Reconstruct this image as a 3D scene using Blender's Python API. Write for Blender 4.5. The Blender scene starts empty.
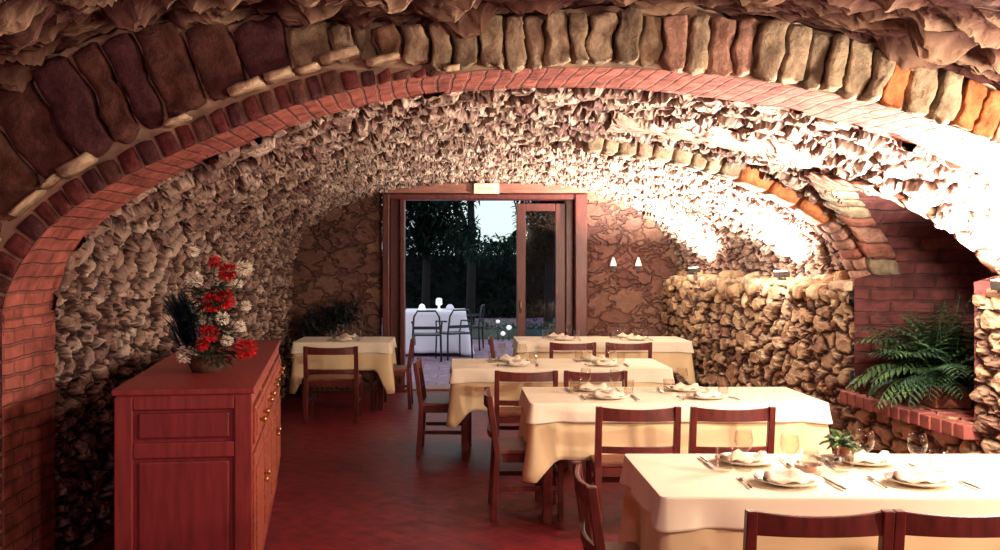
import bpy, bmesh, math, random
import numpy as np
from mathutils import Vector, Matrix, noise
random.seed(7)
sc = bpy.context.scene
COL = sc.collection
PI = math.pi
def R(d): return math.radians(d)
sc.view_settings.view_transform = 'Standard'
sc.view_settings.look = 'None'
sc.view_settings.gamma = 1
sc.view_settings.use_curve_mapping = False
sc.view_settings.exposure = 0.2
sc.cycles.use_denoising = True
sc.cycles.max_bounces = 8
sc.cycles.transparent_max_bounces = 16
sc.cycles.sample_clamp_indirect = 6

# ------------------------------------------------------------------ camera
F = 980.0
EYE = 1.6
cam = bpy.data.cameras.new('camera'); camo = bpy.data.objects.new('camera', cam); COL.objects.link(camo)
camo.location = (0, 0, EYE); camo.rotation_euler = (PI/2, 0, 0)
cam.sensor_width = 36; cam.lens = 36*F/1000
cam.shift_x = 0.045; cam.shift_y = -0.010
cam.clip_start = 0.05; cam.clip_end = 200
sc.camera = camo
def PX(px, Y): return (px-455)*Y/F
def PZ(py, Y): return EYE+(265-py)*Y/F

# ------------------------------------------------------------------ materials
MATS = {}
def newmat(name):
    m = bpy.data.materials.new(name); m.use_nodes = True
    nt = m.node_tree
    b = nt.nodes['Principled BSDF']
    return m, nt, b
def N(nt, t, **kw):
    n = nt.nodes.new(t)
    for k, v in kw.items():
        if k.startswith('i_'): n.inputs[k[2:].replace('_', ' ')].default_value = v
        else: setattr(n, k, v)
    return n
def ramp(nt, pts, src=None, interp='LINEAR'):
    r = nt.nodes.new('ShaderNodeValToRGB'); r.color_ramp.interpolation = interp
    e = r.color_ramp.elements
    while len(e) > 1: e.remove(e[-1])
    e[0].position = pts[0][0]; c = pts[0][1]; e[0].color = (*c, 1) if len(c) == 3 else c
    for p, c in pts[1:]:
        x = e.new(p); x.color = (*c, 1) if len(c) == 3 else c
    if src is not None: nt.links.new(src, r.inputs[0])
    return r
def g(v): return (v, v, v)
def math_(nt, op, a, b=None, c=None, clamp=False):
    n = nt.nodes.new('ShaderNodeMath'); n.operation = op; n.use_clamp = clamp
    for i, v in enumerate((a, b, c)):
        if v is None: continue
        if isinstance(v, (int, float)): n.inputs[i].default_value = v
        else: nt.links.new(v, n.inputs[i])
    return n.outputs[0]
def mixc(nt, fac, a, b, bt='MIX'):
    n = nt.nodes.new('ShaderNodeMix'); n.data_type = 'RGBA'; n.blend_type = bt
    for s, v in ((n.inputs[0], fac), (n.inputs[6], a), (n.inputs[7], b)):
        if isinstance(v, (int, float)): s.default_value = v
        elif isinstance(v, tuple): s.default_value = (*v, 1)
        else: nt.links.new(v, s)
    return n.outputs[2]
def coords(nt, kind='UV', scale=(1, 1, 1), warp=0.0, wscale=3.0, rot=0):
    tc = nt.nodes.new('ShaderNodeTexCoord')
    mp = nt.nodes.new('ShaderNodeMapping')
    mp.inputs['Scale'].default_value = scale; mp.inputs['Rotation'].default_value = (0, 0, rot)
    nt.links.new(tc.outputs[kind], mp.inputs['Vector'])
    out = mp.outputs[0]
    if warp:
        nz = N(nt, 'ShaderNodeTexNoise'); nz.inputs['Scale'].default_value = wscale; nz.inputs['Detail'].default_value = 2
        nt.links.new(mp.outputs[0], nz.inputs['Vector'])
        s = nt.nodes.new('ShaderNodeVectorMath'); s.operation = 'SUBTRACT'; s.inputs[1].default_value = (.5, .5, .5)
        nt.links.new(nz.outputs['Color'], s.inputs[0])
        k = nt.nodes.new('ShaderNodeVectorMath'); k.operation = 'SCALE'; k.inputs['Scale'].default_value = warp
        nt.links.new(s.outputs[0], k.inputs[0])
        a = nt.nodes.new('ShaderNodeVectorMath'); a.operation = 'ADD'
        nt.links.new(mp.outputs[0], a.inputs[0]); nt.links.new(k.outputs[0], a.inputs[1])
        out = a.outputs[0]
    return out
def rubble(name, scale, cols, mortar, disp=0.05, warp=0.5, edge=0.12, rough=0.9, rot=0, patch=None, wscale=2.0):
    m, nt, b = newmat(name)
    v = coords(nt, 'UV', scale, warp, wscale, rot)
    ve = N(nt, 'ShaderNodeTexVoronoi', feature='DISTANCE_TO_EDGE'); ve.inputs['Scale'].default_value = 1
    vc = N(nt, 'ShaderNodeTexVoronoi', feature='F1'); vc.inputs['Scale'].default_value = 1
    nt.links.new(v, ve.inputs['Vector']); nt.links.new(v, vc.inputs['Vector'])
    sep = nt.nodes.new('ShaderNodeSeparateColor'); nt.links.new(vc.outputs['Color'], sep.inputs[0])
    rnd = sep.outputs[0]; rnd2 = sep.outputs[1]
    cr = ramp(nt, [(i/(len(cols)-1), c) for i, c in enumerate(cols)], rnd)
    nz = N(nt, 'ShaderNodeTexNoise'); nz.inputs['Scale'].default_value = 2.5; nz.inputs['Detail'].default_value = 6; nz.inputs['Roughness'].default_value = .65
    nt.links.new(v, nz.inputs['Vector'])
    var = ramp(nt, [(.3, g(.55)), (.7, g(1.25))], nz.outputs[0])
    c1 = mixc(nt, 1.0, cr.outputs[0], var.outputs[0], 'MULTIPLY')
    if patch:
        pn = N(nt, 'ShaderNodeTexNoise'); pn.inputs['Scale'].default_value = .35; pn.inputs['Detail'].default_value = 2
        nt.links.new(v, pn.inputs['Vector'])
        pr = ramp(nt, [(.45, g(0)), (.6, g(1))], pn.outputs[0])
        c1 = mixc(nt, pr.outputs[0], c1, mixc(nt, 1.0, c1, patch, 'MULTIPLY'))
    em = ramp(nt, [(0, g(0)), (edge*.5, g(.15)), (edge*1.6, g(1))], ve.outputs['Distance'])
    c2 = mixc(nt, em.outputs[0], mortar, c1)  # mortar colour, very dark on the rough vaults to paint in crevice shade
    nt.links.new(c2, b.inputs['Base Color']); b.inputs['Roughness'].default_value = rough
    b.inputs['Specular IOR Level'].default_value = .2
    # height: stone body with own level, minus rough noise
    h = math_(nt, 'MULTIPLY', em.outputs[0], math_(nt, 'MULTIPLY_ADD', rnd2, .75, .35))
    nz2 = N(nt, 'ShaderNodeTexNoise'); nz2.inputs['Scale'].default_value = 1.6; nz2.inputs['Detail'].default_value = 5
    nt.links.new(v, nz2.inputs['Vector'])
    h = math_(nt, 'ADD', h, math_(nt, 'MULTIPLY', nz2.outputs[0], .6))
    d = nt.nodes.new('ShaderNodeDisplacement'); d.inputs['Midlevel'].default_value = .5; d.inputs['Scale'].default_value = disp
    nt.links.new(h, d.inputs['Height']); nt.links.new(d.outputs[0], nt.nodes['Material Output'].inputs['Displacement'])
    m.displacement_method = 'BOTH'
    return m
def brickmat(name, cols, mortar, bw=.28, bh=.075, ms=.012, bump=.4, rot=0, kind='UV', rough=.85, disp=0.0):
    m, nt, b = newmat(name)
    v = coords(nt, kind, (1, 1, 1), .05, 3.0, rot)
    bk = N(nt, 'ShaderNodeTexBrick'); bk.inputs['Scale'].default_value = 1
    bk.inputs['Brick Width'].default_value = bw; bk.inputs['Row Height'].default_value = bh
    bk.inputs['Mortar Size'].default_value = ms; bk.inputs['Mortar Smooth'].default_value = .5
    bk.inputs['Color1'].default_value = (*cols[0], 1); bk.inputs['Color2'].default_value = (*cols[1], 1); bk.inputs['Mortar'].default_value = (*mortar, 1)
    nt.links.new(v, bk.inputs['Vector'])
    nz = N(nt, 'ShaderNodeTexNoise'); nz.inputs['Scale'].default_value = 9; nz.inputs['Detail'].default_value = 6
    nt.links.new(v, nz.inputs['Vector'])
    var = ramp(nt, [(.3, g(.55)), (.7, g(1.3))], nz.outputs[0])
    nt.links.new(mixc(nt, 1.0, bk.outputs[0], var.outputs[0], 'MULTIPLY'), b.inputs['Base Color'])
    b.inputs['Roughness'].default_value = rough; b.inputs['Specular IOR Level'].default_value = .2
    h = math_(nt, 'ADD', math_(nt, 'SUBTRACT', 1.0, bk.outputs['Fac']), math_(nt, 'MULTIPLY', nz.outputs[0], .8))
    bp = nt.nodes.new('ShaderNodeBump'); bp.inputs['Strength'].default_value = bump; bp.inputs['Distance'].default_value = .03
    nt.links.new(h, bp.inputs['Height']); nt.links.new(bp.outputs[0], b.inputs['Normal'])
    return m
def plain(name, col, rough=.6, noise_amt=0.0, nscale=8, metallic=0, spec=.5, bump=0, stretch=(1, 1, 1), emit=None, sheen=0):
    m, nt, b = newmat(name)
    b.inputs['Roughness'].default_value = rough; b.inputs['Metallic'].default_value = metallic
    b.inputs['Specular IOR Level'].default_value = spec
    b.inputs['Base Color'].default_value = (*col, 1)
    if noise_amt or bump:
        v = coords(nt, 'Object', stretch)
        nz = N(nt, 'ShaderNodeTexNoise'); nz.inputs['Scale'].default_value = nscale; nz.inputs['Detail'].default_value = 4
        nt.links.new(v, nz.inputs['Vector'])
        r = ramp(nt, [(.3, tuple(c*(1-noise_amt) for c in col)), (.7, tuple(min(1, c*(1+noise_amt)) for c in col))], nz.outputs[0])
        nt.links.new(r.outputs[0], b.inputs['Base Color'])
        if bump:
            bp = nt.nodes.new('ShaderNodeBump'); bp.inputs['Strength'].default_value = bump; bp.inputs['Distance'].default_value = .01
            nt.links.new(nz.outputs[0], bp.inputs['Height']); nt.links.new(bp.outputs[0], b.inputs['Normal'])
    if emit:
        b.inputs['Emission Color'].default_value = (*emit[0], 1); b.inputs['Emission Strength'].default_value = emit[1]
    return m
def glassmat(name, tint=(1, 1, 1), refl=.25):
    m, nt, b = newmat(name)
    nt.nodes.remove(b)
    tr = N(nt, 'ShaderNodeBsdfTransparent'); tr.inputs[0].default_value = (*tint, 1)
    gl = N(nt, 'ShaderNodeBsdfGlossy'); gl.inputs['Roughness'].default_value = .04
    lw = N(nt, 'ShaderNodeLayerWeight'); lw.inputs[0].default_value = .35
    mx = N(nt, 'ShaderNodeMixShader')
    geo = nt.nodes.new('ShaderNodeNewGeometry')
    fac = math_(nt, 'MULTIPLY', math_(nt, 'POWER', lw.outputs['Facing'], 2.0), refl)
    fac = math_(nt, 'MULTIPLY', math_(nt, 'ADD', fac, .03), math_(nt, 'SUBTRACT', 1.0, geo.outputs['Backfacing']))
    nt.links.new(fac, mx.inputs[0]); nt.links.new(tr.outputs[0], mx.inputs[1]); nt.links.new(gl.outputs[0], mx.inputs[2])
    nt.links.new(mx.outputs[0], nt.nodes['Material Output'].inputs[0])
    return m

M = {}
M['vault'] = rubble('rubble_vault', (11, 8, 1), [(.24, .14, .115), (.52, .38, .30), (.33, .21, .165), (.66, .51, .42), (.20, .105, .095), (.42, .29, .22)], (.05, .018, .018), disp=.085, warp=1.0, edge=.13, wscale=1.3)
M['vault_near'] = rubble('rubble_near_vault', (3.2, 7, 1), [(.26, .15, .10), (.42, .28, .18), (.20, .10, .075), (.46, .32, .21)], (.05, .014, .014), disp=.13, warp=.75, edge=.26, wscale=1.6)  # broad dark joints also paint the shade of its hollows
M['wall'] = rubble('rubble_wall', (7.5, 4.6, 1), [(.28, .17, .11), (.56, .40, .24), (.40, .25, .15), (.64, .48, .31), (.22, .12, .09)], (.07, .03, .025), disp=.07, warp=.7, edge=.10, wscale=1.5)
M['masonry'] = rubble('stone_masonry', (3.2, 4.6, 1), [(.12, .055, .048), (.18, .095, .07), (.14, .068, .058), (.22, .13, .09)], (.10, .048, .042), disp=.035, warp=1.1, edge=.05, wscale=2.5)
M['redbrick'] = brickmat('red_brick', ((.42, .125, .095), (.31, .085, .07)), (.27, .10, .08), bw=.21, bh=.072, ms=.009, bump=.8)
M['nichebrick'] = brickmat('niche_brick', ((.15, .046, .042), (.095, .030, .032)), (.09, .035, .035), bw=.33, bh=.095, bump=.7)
M['mortar'] = plain('lime_mortar', (.42, .30, .21), .95, .35, 9, bump=.6)
M['floor'] = brickmat('terracotta_tile', ((.20, .020, .028), (.17, .017, .024)), (.10, .014, .018), bw=.30, bh=.15, ms=.006, bump=.12, rot=R(45), rough=.45)
M['patio'] = brickmat('patio_paving', ((.34, .20, .30), (.28, .16, .25)), (.15, .10, .12), bw=.5, bh=.5, ms=.012, bump=.1, kind='Object', rough=.7)
M['doorwood'] = plain('red_door_wood', (.095, .017, .015), .38, .3, 6, stretch=(8, 8, 1))
M['lintel'] = plain('lintel_wood', (.26, .10, .07), .6, .3, 5, stretch=(1, 8, 8))
M['chairwood'] = plain('chair_wood', (.105, .016, .014), .38, .35, 5, stretch=(6, 6, 2))
M['chairseat'] = plain('chair_seat_wood', (.20, .05, .03), .45, .3, 8)
M['sidewood'] = plain('sideboard_wood', (.29, .040, .040), .42, .25, 4, stretch=(9, 9, 1))
M['sidewood2'] = plain('sideboard_panel_wood', (.25, .032, .036), .42, .25, 4, stretch=(9, 9, 1))
M['sideorange'] = plain('sideboard_drawer_wood', (.34, .075, .040), .4, .3, 5, stretch=(1, 9, 9))
M['brass'] = plain('aged_brass', (.55, .33, .12), .35, metallic=1)
M['cloth'] = plain('cream_damask', (.80, .63, .38), .85, .06, 3, bump=.1, spec=.1)
M['topper'] = plain('pale_cloth', (.94, .86, .68), .85, .03, 3, spec=.1)
M['napkin'] = plain('napkin_linen', (.86, .76, .60), .9, .04, 20, bump=.2)
M['china'] = plain('white_china', (.80, .72, .64), .2)
M['steel'] = plain('cutlery_steel', (.22, .20, .20), .28, metallic=1)
M['glass'] = glassmat('drinking_glass', (.95, .93, .90), 1.0)
M['pane'] = glassmat('door_glass', (.70, .76, .86), .03)
M['leaf'] = plain('fern_leaf', (.035, .085, .028), .55, .4, 10)
M['leafpale'] = plain('pale_fern_leaf', (.16, .30, .07), .55, .4, 10)
M['darkleaf'] = plain('dark_leaf', (.010, .016, .018), .5, .4, 10)
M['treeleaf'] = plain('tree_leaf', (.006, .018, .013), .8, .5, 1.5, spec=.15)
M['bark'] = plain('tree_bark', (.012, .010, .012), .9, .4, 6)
M['blueleaf'] = plain('bluish_leaf', (.012, .045, .095), .5, .3, 10)
M['terra'] = plain('terracotta_pot', (.30, .10, .06), .8, .25, 9)
M['basket'] = plain('wicker', (.10, .05, .03), .8, .4, 30, bump=.6)
M['redflower'] = plain('red_petals', (.62, .015, .022), .6, .25, 30)
M['whiteflower'] = plain('cream_petals', (.90, .86, .74), .7, .12, 30)
M['iron'] = plain('dark_painted_metal', (.012, .010, .022), .4)
M['whitecloth'] = plain('white_garden_cloth', (.82, .72, .88), .85, .04, 3)
M['sign'] = plain('sign_face', (.85, .62, .50), .5)
M['signmark'] = plain('sign_print', (.70, .45, .38), .6)
M['lampblack'] = plain('lamp_housing', (.03, .025, .022), .5)
M['lampglass'] = plain('lamp_lens', (.9, .8, .6), .3, emit=((1, .85, .6), 12))
M['shade'] = plain('sconce_shade', (.9, .7, .6), .5, emit=((1, .58, .48), .7))
M['ash'] = plain('ashtray_ceramic', (.62, .42, .33), .3)
M['hedge'] = plain('hedge_leaf', (.02, .05, .03), .6, .4, 4)
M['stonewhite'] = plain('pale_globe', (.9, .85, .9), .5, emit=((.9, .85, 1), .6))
def stonemat(name, c):
    m = plain(name, c, .9, .5, 11, bump=1.0, spec=.2)
    for n in m.node_tree.nodes:
        if n.type == 'BUMP': n.inputs['Distance'].default_value = .035
        if n.type == 'TEX_NOISE': n.inputs['Detail'].default_value = 8; n.inputs['Roughness'].default_value = .68
    return m
STONES = [stonemat('arch_stone_a', (.34, .25, .165)), stonemat('arch_stone_b', (.42, .31, .21)), stonemat('arch_stone_c', (.25, .185, .125)), stonemat('arch_stone_pink', (.42, .23, .17)), stonemat('arch_stone_orange', (.46, .155, .06))]
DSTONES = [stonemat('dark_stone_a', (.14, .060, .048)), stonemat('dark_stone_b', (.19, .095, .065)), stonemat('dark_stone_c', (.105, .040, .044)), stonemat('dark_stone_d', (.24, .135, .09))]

# ------------------------------------------------------------------ mesh helpers
class MB:
    def __init__(s): s.v = []; s.f = []; s.mi = []; s.uv = {}
    def add(s, vs, fs, mi=0):
        o = len(s.v); s.v += [tuple(v) for v in vs]
        for f in fs: s.f.append(tuple(i+o for i in f)); s.mi.append(mi)
    def box(s, c, d, rz=0, mi=0, rx=0, ry=0, taper=1.0):
        m = Matrix.Rotation(rz, 3, 'Z') @ Matrix.Rotation(ry, 3, 'Y') @ Matrix.Rotation(rx, 3, 'X')
        vs = []
        for z in (-1, 1):
            k = taper if z > 0 else 1
            for x, y in ((-1, -1), (1, -1), (1, 1), (-1, 1)):
                p = m @ Vector((x*d[0]/2*k, y*d[1]/2*k, z*d[2]/2)); vs.append((c[0]+p.x, c[1]+p.y, c[2]+p.z))
        s.add(vs, [(3, 2, 1, 0), (4, 5, 6, 7), (0, 1, 5, 4), (1, 2, 6, 5), (2, 3, 7, 6), (3, 0, 4, 7)], mi)
    def hexa(s, p, mi=0):   # p: 8 points, bottom 4 then top 4
        s.add(p, [(3, 2, 1, 0), (4, 5, 6, 7), (0, 1, 5, 4), (1, 2, 6, 5), (2, 3, 7, 6), (3, 0, 4, 7)], mi)
    def stone(s, p, mi=0, n=6, amp=.012, fr=9, k=.17):
        P = [Vector(q) for q in p]; key = {}; vs = []; fs = []
        def pt(a, b, c):
            kk = (round(a, 3), round(b, 3), round(c, 3))
            if kk in key: return key[kk]
            A, B, C = a*a, b*b, c*c
            x = a*(1-k*(B/2+C/2-B*C/3)); y = b*(1-k*(A/2+C/2-A*C/3)); z = c*(1-k*(A/2+B/2-A*B/3))
            u, v, w = (x+1)/2, (y+1)/2, (z+1)/2
            lo = (P[0]*(1-u)+P[1]*u)*(1-v)+(P[3]*(1-u)+P[2]*u)*v
            hi = (P[4]*(1-u)+P[5]*u)*(1-v)+(P[7]*(1-u)+P[6]*u)*v
            q = lo*(1-w)+hi*w
            q = q+noise.noise_vector(q*fr)*amp+noise.noise_vector(q*fr*3.1)*amp*.45
            key[kk] = len(vs); vs.append(q); return key[kk]
        g_ = [-1+2*i/n for i in range(n+1)]
        for ax in range(3):
            for sg in (-1, 1):
                for i in range(n):
                    for j in range(n):
                        q = []
                        for (ii, jj) in ((i, j), (i+1, j), (i+1, j+1), (i, j+1)):
                            c = [g_[ii], g_[jj]]; c.insert(ax, sg); q.append(pt(*c))
                        if (sg > 0) != (ax == 1): fs.append(tuple(q))
                        else: fs.append(tuple(q[::-1]))
        s.add(vs, fs, mi)
    def tube(s, path, r, n=8, mi=0, cap=True, flat=1.0):
        path = [Vector(p) for p in path]; k = len(path)
        rs = r if isinstance(r, (list, tuple)) else [r]*k
        vs = []; up = None
        for i, p in enumerate(path):
            t = (path[min(i+1, k-1)]-path[max(i-1, 0)]).normalized()
            if up is None: up = Vector((0, 0, 1)) if abs(t.z) < .9 else Vector((1, 0, 0))
            a = t.cross(up)
            if a.length < 1e-5: a = t.cross(Vector((0, 1, 0)))
            a.normalize(); b = a.cross(t).normalized(); up = b
            for j in range(n):
                q = 2*PI*j/n
                vs.append(p+a*math.cos(q)*rs[i]+b*math.sin(q)*rs[i]*flat)
        fs = []
        for i in range(k-1):
            for j in range(n):
                fs.append((i*n+j, i*n+(j+1) % n, (i+1)*n+(j+1) % n, (i+1)*n+j))
        if cap: fs.append(tuple(range(n))[::-1]); fs.append(tuple((k-1)*n+j for j in range(n)))
        s.add(vs, fs, mi)
    def lathe(s, prof, c=(0, 0, 0), n=20, mi=0):
        vs = []; k = len(prof)
        for r, z in prof:
            for j in range(n):
                q = 2*PI*j/n; vs.append((c[0]+r*math.cos(q), c[1]+r*math.sin(q), c[2]+z))
        fs = []
        for i in range(k-1):
            for j in range(n): fs.append((i*n+j, i*n+(j+1) % n, (i+1)*n+(j+1) % n, (i+1)*n+j))
        if prof[0][0] > 1e-4: fs.append(tuple(range(n))[::-1])
        if prof[-1][0] > 1e-4: fs.append(tuple((k-1)*n+j for j in range(n)))
        s.add(vs, fs, mi)
    def build(s, name, mats, parent=None, smooth=False, bevel=0, loc=(0, 0, 0), rz=0, solid=0, sub=0):
        me = bpy.data.meshes.new(name); me.from_pydata(s.v, [], s.f)
        if not isinstance(mats, (list, tuple)): mats = [mats]
        for m in mats: me.materials.append(m)
        me.polygons.foreach_set('material_index', s.mi)
        if smooth: me.polygons.foreach_set('use_smooth', [True]*len(s.f))
        me.update()
        o = bpy.data.objects.new(name, me); COL.objects.link(o)
        o.location = loc; o.rotation_euler = (0, 0, rz)
        if parent: o.parent = parent
        if solid:
            q = o.modifiers.new('s', 'SOLIDIFY'); q.thickness = solid; q.offset = -1
        if bevel:
            q = o.modifiers.new('b', 'BEVEL'); q.width = bevel; q.segments = 2; q.limit_method = 'ANGLE'
        if sub:
            q = o.modifiers.new('d', 'SUBSURF'); q.levels = sub; q.render_levels = sub
        return o
def tag(o, label=None, cat=None, group=None, kind=None):
    if label: o['label'] = label
    if cat: o['category'] = cat
    if group: o['group'] = group
    if kind: o['kind'] = kind
    return o
def thing(name, label, cat, loc=(0, 0, 0), rz=0, group=None):
    o = bpy.data.objects.new(name, None); COL.objects.link(o); o.location = loc; o.rotation_euler = (0, 0, rz)
    o.empty_display_size = .1
    return tag(o, label, cat, group)
def copy_tree(o, parent=None):
    c = o.copy(); COL.objects.link(c)
    if parent: c.parent = parent
    for ch in [x for x in o.children]: copy_tree(ch, c)
    return c
def grid_obj(name, P, UV, mat, keep=None, toward=None, smooth=True, mi=None):
    """P: (n,m,3) array; UV (n,m,2); keep: (n-1,m-1) bool."""
    n, m = P.shape[:2]
    idx = np.arange(n*m).reshape(n, m)
    a = idx[:-1, :-1]; b = idx[1:, :-1]; c = idx[1:, 1:]; d = idx[:-1, 1:]
    fs = np.stack([a, b, c, d], -1).reshape(-1, 4)
    if keep is not None: fs = fs[keep.reshape(-1)]
    V = P.reshape(-1, 3)
    if toward is not None:
        k = len(fs)//2; q = V[fs[k]]
        nrm = np.cross(q[1]-q[0], q[2]-q[0])
        if np.dot(nrm, np.array(toward)-q.mean(0)) < 0: fs = fs[:, ::-1]
    me = bpy.data.meshes.new(name); me.from_pydata(V.tolist(), [], fs.tolist())
    uvl = me.uv_layers.new(name='UVMap')
    li = np.empty(len(me.loops), dtype=np.int32); me.loops.foreach_get('vertex_index', li)
    uvl.data.foreach_set('uv', UV.reshape(-1, 2)[li].astype(np.float32).reshape(-1))
    me.materials.append(mat)
    if smooth: me.polygons.foreach_set('use_smooth', [True]*len(me.polygons))
    me.update()
    o = bpy.data.objects.new(name, me); COL.objects.link(o)
    o['kind'] = 'structure'
    return o

# ------------------------------------------------------------------ the vault's shape
Y0, YB, YE = 4.5, 5.1, 12.5      # arch front, back of brick band, end wall
XL = -2.08
def XR(Y): return 3.42+(2.83-3.42)*(Y-Y0)/(YE-Y0)
def zL(Y): return 1.40+.010*(Y-6)          # ledge height on the right
ZS = 1.40
near_pts = np.array([(-2.08, 1.36), (-2.03, 1.53), (-1.90, 1.74), (-1.53, 2.00), (-1.20, 2.15), (-.71, 2.345), (-.26, 2.455), (.21, 2.50), (.69, 2.51), (.94, 2.50), (1.34, 2.455), (1.67, 2.40), (1.96, 2.335), (2.27, 2.24), (2.5, 2.16), (2.8, 2.00), (3.1, 1.80), (3.3, 1.6), (3.42, 1.40)])
NPHI = 361
PHI = np.linspace(0, PI, NPHI)
def smooth1(a, k=9):
    p = np.pad(a, k, mode='edge'); ker = np.hanning(2*k+1); ker /= ker.sum()
    r = np.convolve(p, ker, 'valid'); r[0] = a[0]; r[-1] = a[-1]; return r
un = (near_pts[:, 0]-XL)/(3.42-XL)
phin = np.arccos(1-2*np.clip(un, 0, 1))
ZN = smooth1(np.interp(PHI, phin, near_pts[:, 1]), 12)
uu = np.abs(np.cos(PHI))
ZF = 1.42+(2.65-1.42)*np.power(np.clip(1-np.power(uu, 2.4), 0, 1), 1/2.4)
def prof(Y):
    t = min(max((Y-Y0)/(YE-Y0), 0), 1)
    X = XL+(XR(Y)-XL)*(1-np.cos(PHI))/2
    tt = t**.85
    return X, ZN*(1-tt)+ZF*tt
def Xv(Y, z):      # right-hand vault surface X at height z
    X, Z = prof(Y)
    k = int(NPHI*.5)
    zz = Z[k:][::-1]; xx = X[k:][::-1]
    return float(np.interp(z, np.maximum.accumulate(zz), xx))
NC, NR, NS = 6.65, .75, .64      # niche: centre, radius, sill height
def vault_grid(ya, yb, dy, out=0.0, phis=None):
    ys = np.linspace(ya, yb, int((yb-ya)/dy)+1)
    P = np.zeros((NPHI, len(ys), 3)); UV = np.zeros((NPHI, len(ys), 2))
    for j, y in enumerate(ys):
        X, Z = prof(y)
        s = np.concatenate([[0], np.cumsum(np.hypot(np.diff(X), np.diff(Z)))])
        if out:
            cx = (X[0]+X[-1])/2; dx = X-cx; dz = (Z-1.3)*1.6; l = np.hypot(dx, dz)
            X = X+dx/l*out; Z = Z+np.abs(dz)/l*out
        P[:, j, 0] = X; P[:, j, 1] = y; P[:, j, 2] = Z
        UV[:, j, 0] = s+1.4; UV[:, j, 1] = y
    return P, UV, ys
# rubble barrel vault beyond the brick band
P, UV, ys = vault_grid(YB-.06, YE+.1, .02, out=.04)
# stones grow finer towards the far end
k_ = .62+.085*(UV[..., 1]-5)
mid_ = (UV[0, :, 0]+UV[-1, :, 0])/2
UV[..., 0] = (UV[..., 0]-mid_[None])*k_+20
UV[..., 1] = UV[..., 1]*(.62+.0425*(UV[..., 1]-5))
cen = (P[:-1, :-1]+P[1:, 1:])/2
cut = (np.abs(cen[..., 1]-NC) < NR) & (cen[..., 0] > 1.5) & (cen[..., 2] < ZS+np.sqrt(np.clip(NR**2-(cen[..., 1]-NC)**2, 0, None)))
ceiling = grid_obj('ceiling', P, UV, M['vault'], keep=~cut, toward=(.4, 8, 1))
# red brick soffit band of the transverse arch, its legs run down to the floor
Pb, UVb, _ = vault_grid(Y0, YB, .1)
zr = np.linspace(0, 1, 30)[:, None]
def leg_rows(P, side):
    e = P[0 if side < 0 else -1]
    rows = np.repeat(e[None], 30, 0).copy(); rows[:, :, 2] = e[None, :, 2]*zr if side < 0 else e[None, :, 2]*zr[::-1]
    uvr = np.zeros((30, e.shape[0], 2))
    uvr[:, :, 1] = e[None, :, 1]
    if side < 0: uvr[:, :, 0] = rows[:, :, 2]
    else: uvr[:, :, 0] = 8.6+(1.4-rows[:, :, 2])
    return rows, uvr
ra, ua = leg_rows(Pb, -1); rb, ub = leg_rows(Pb, 1)
Pb2 = np.concatenate([ra[:-1], Pb, rb[1:]]); UVb2 = np.concatenate([ua[:-1], UVb, ub[1:]])
band = grid_obj('trim_1', Pb2, UVb2[..., ::-1].copy(), M['redbrick'], toward=(.6, 4.8, 1.5))
Pst = np.concatenate([Pb2[:, -1:, :], Pb2[:, -1:, :]], 1).copy()
for i_ in range(Pst.shape[0]):
    v_ = np.array([Pst[i_, 1, 0]-.6, max(0, Pst[i_, 1, 2]-1.2)*1.5]); v_ /= max(1e-6, np.hypot(*v_))
    Pst[i_, 1, 0] += v_[0]*.25; Pst[i_, 1, 2] += v_[1]*.25
grid_obj('trim_1', Pst, Pst[..., ::2].copy(), M['mortar'], toward=(.6, 8, 1), smooth=False)
# lower walls
def wall_grid(name, xf, ya, yb, za, zb, mat, step=.03, holes=None, uoff=0):
    ny = int((yb-ya)/step)+1; nz = int((zb-za)/step)+1
    ys = np.linspace(ya, yb, ny)
    P = np.zeros((nz, ny, 3)); UV = np.zeros((nz, ny, 2))
    for j, y in enumerate(ys):
        zt = zb if not callable(zb) else zb(y)
        z = np.linspace(za, zt, nz)
        P[:, j, 0] = xf(y); P[:, j, 1] = y; P[:, j, 2] = z
        UV[:, j, 0] = z+uoff; UV[:, j, 1] = y
    keep = None
    if holes:
        c = (P[:-1, :-1]+P[1:, 1:])/2
        keep = np.ones(c.shape[:2], bool)
        for (a, b, c0, c1) in holes: keep &= ~((c[..., 1] > a) & (c[..., 1] < b) & (c[..., 2] > c0) & (c[..., 2] < c1))
    return grid_obj(name, P, UV, mat, keep=keep, toward=(.5, (ya+yb)/2, 1))
wall_left = wall_grid('wall_left', lambda y: XL-.035, YB-.02, YE+.1, 0, 1.45, M['vault'], .022)
LED = .17
def XW(Y): return XR(Y)-LED
# right wall below the ledge, with the niche opening
wall_right = wall_grid('wall_right', XW, YB-.02, YE+.1, 0, 1.42, M['wall'], .024, holes=[(NC-NR, NC+NR, NS, 2)])
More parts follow.
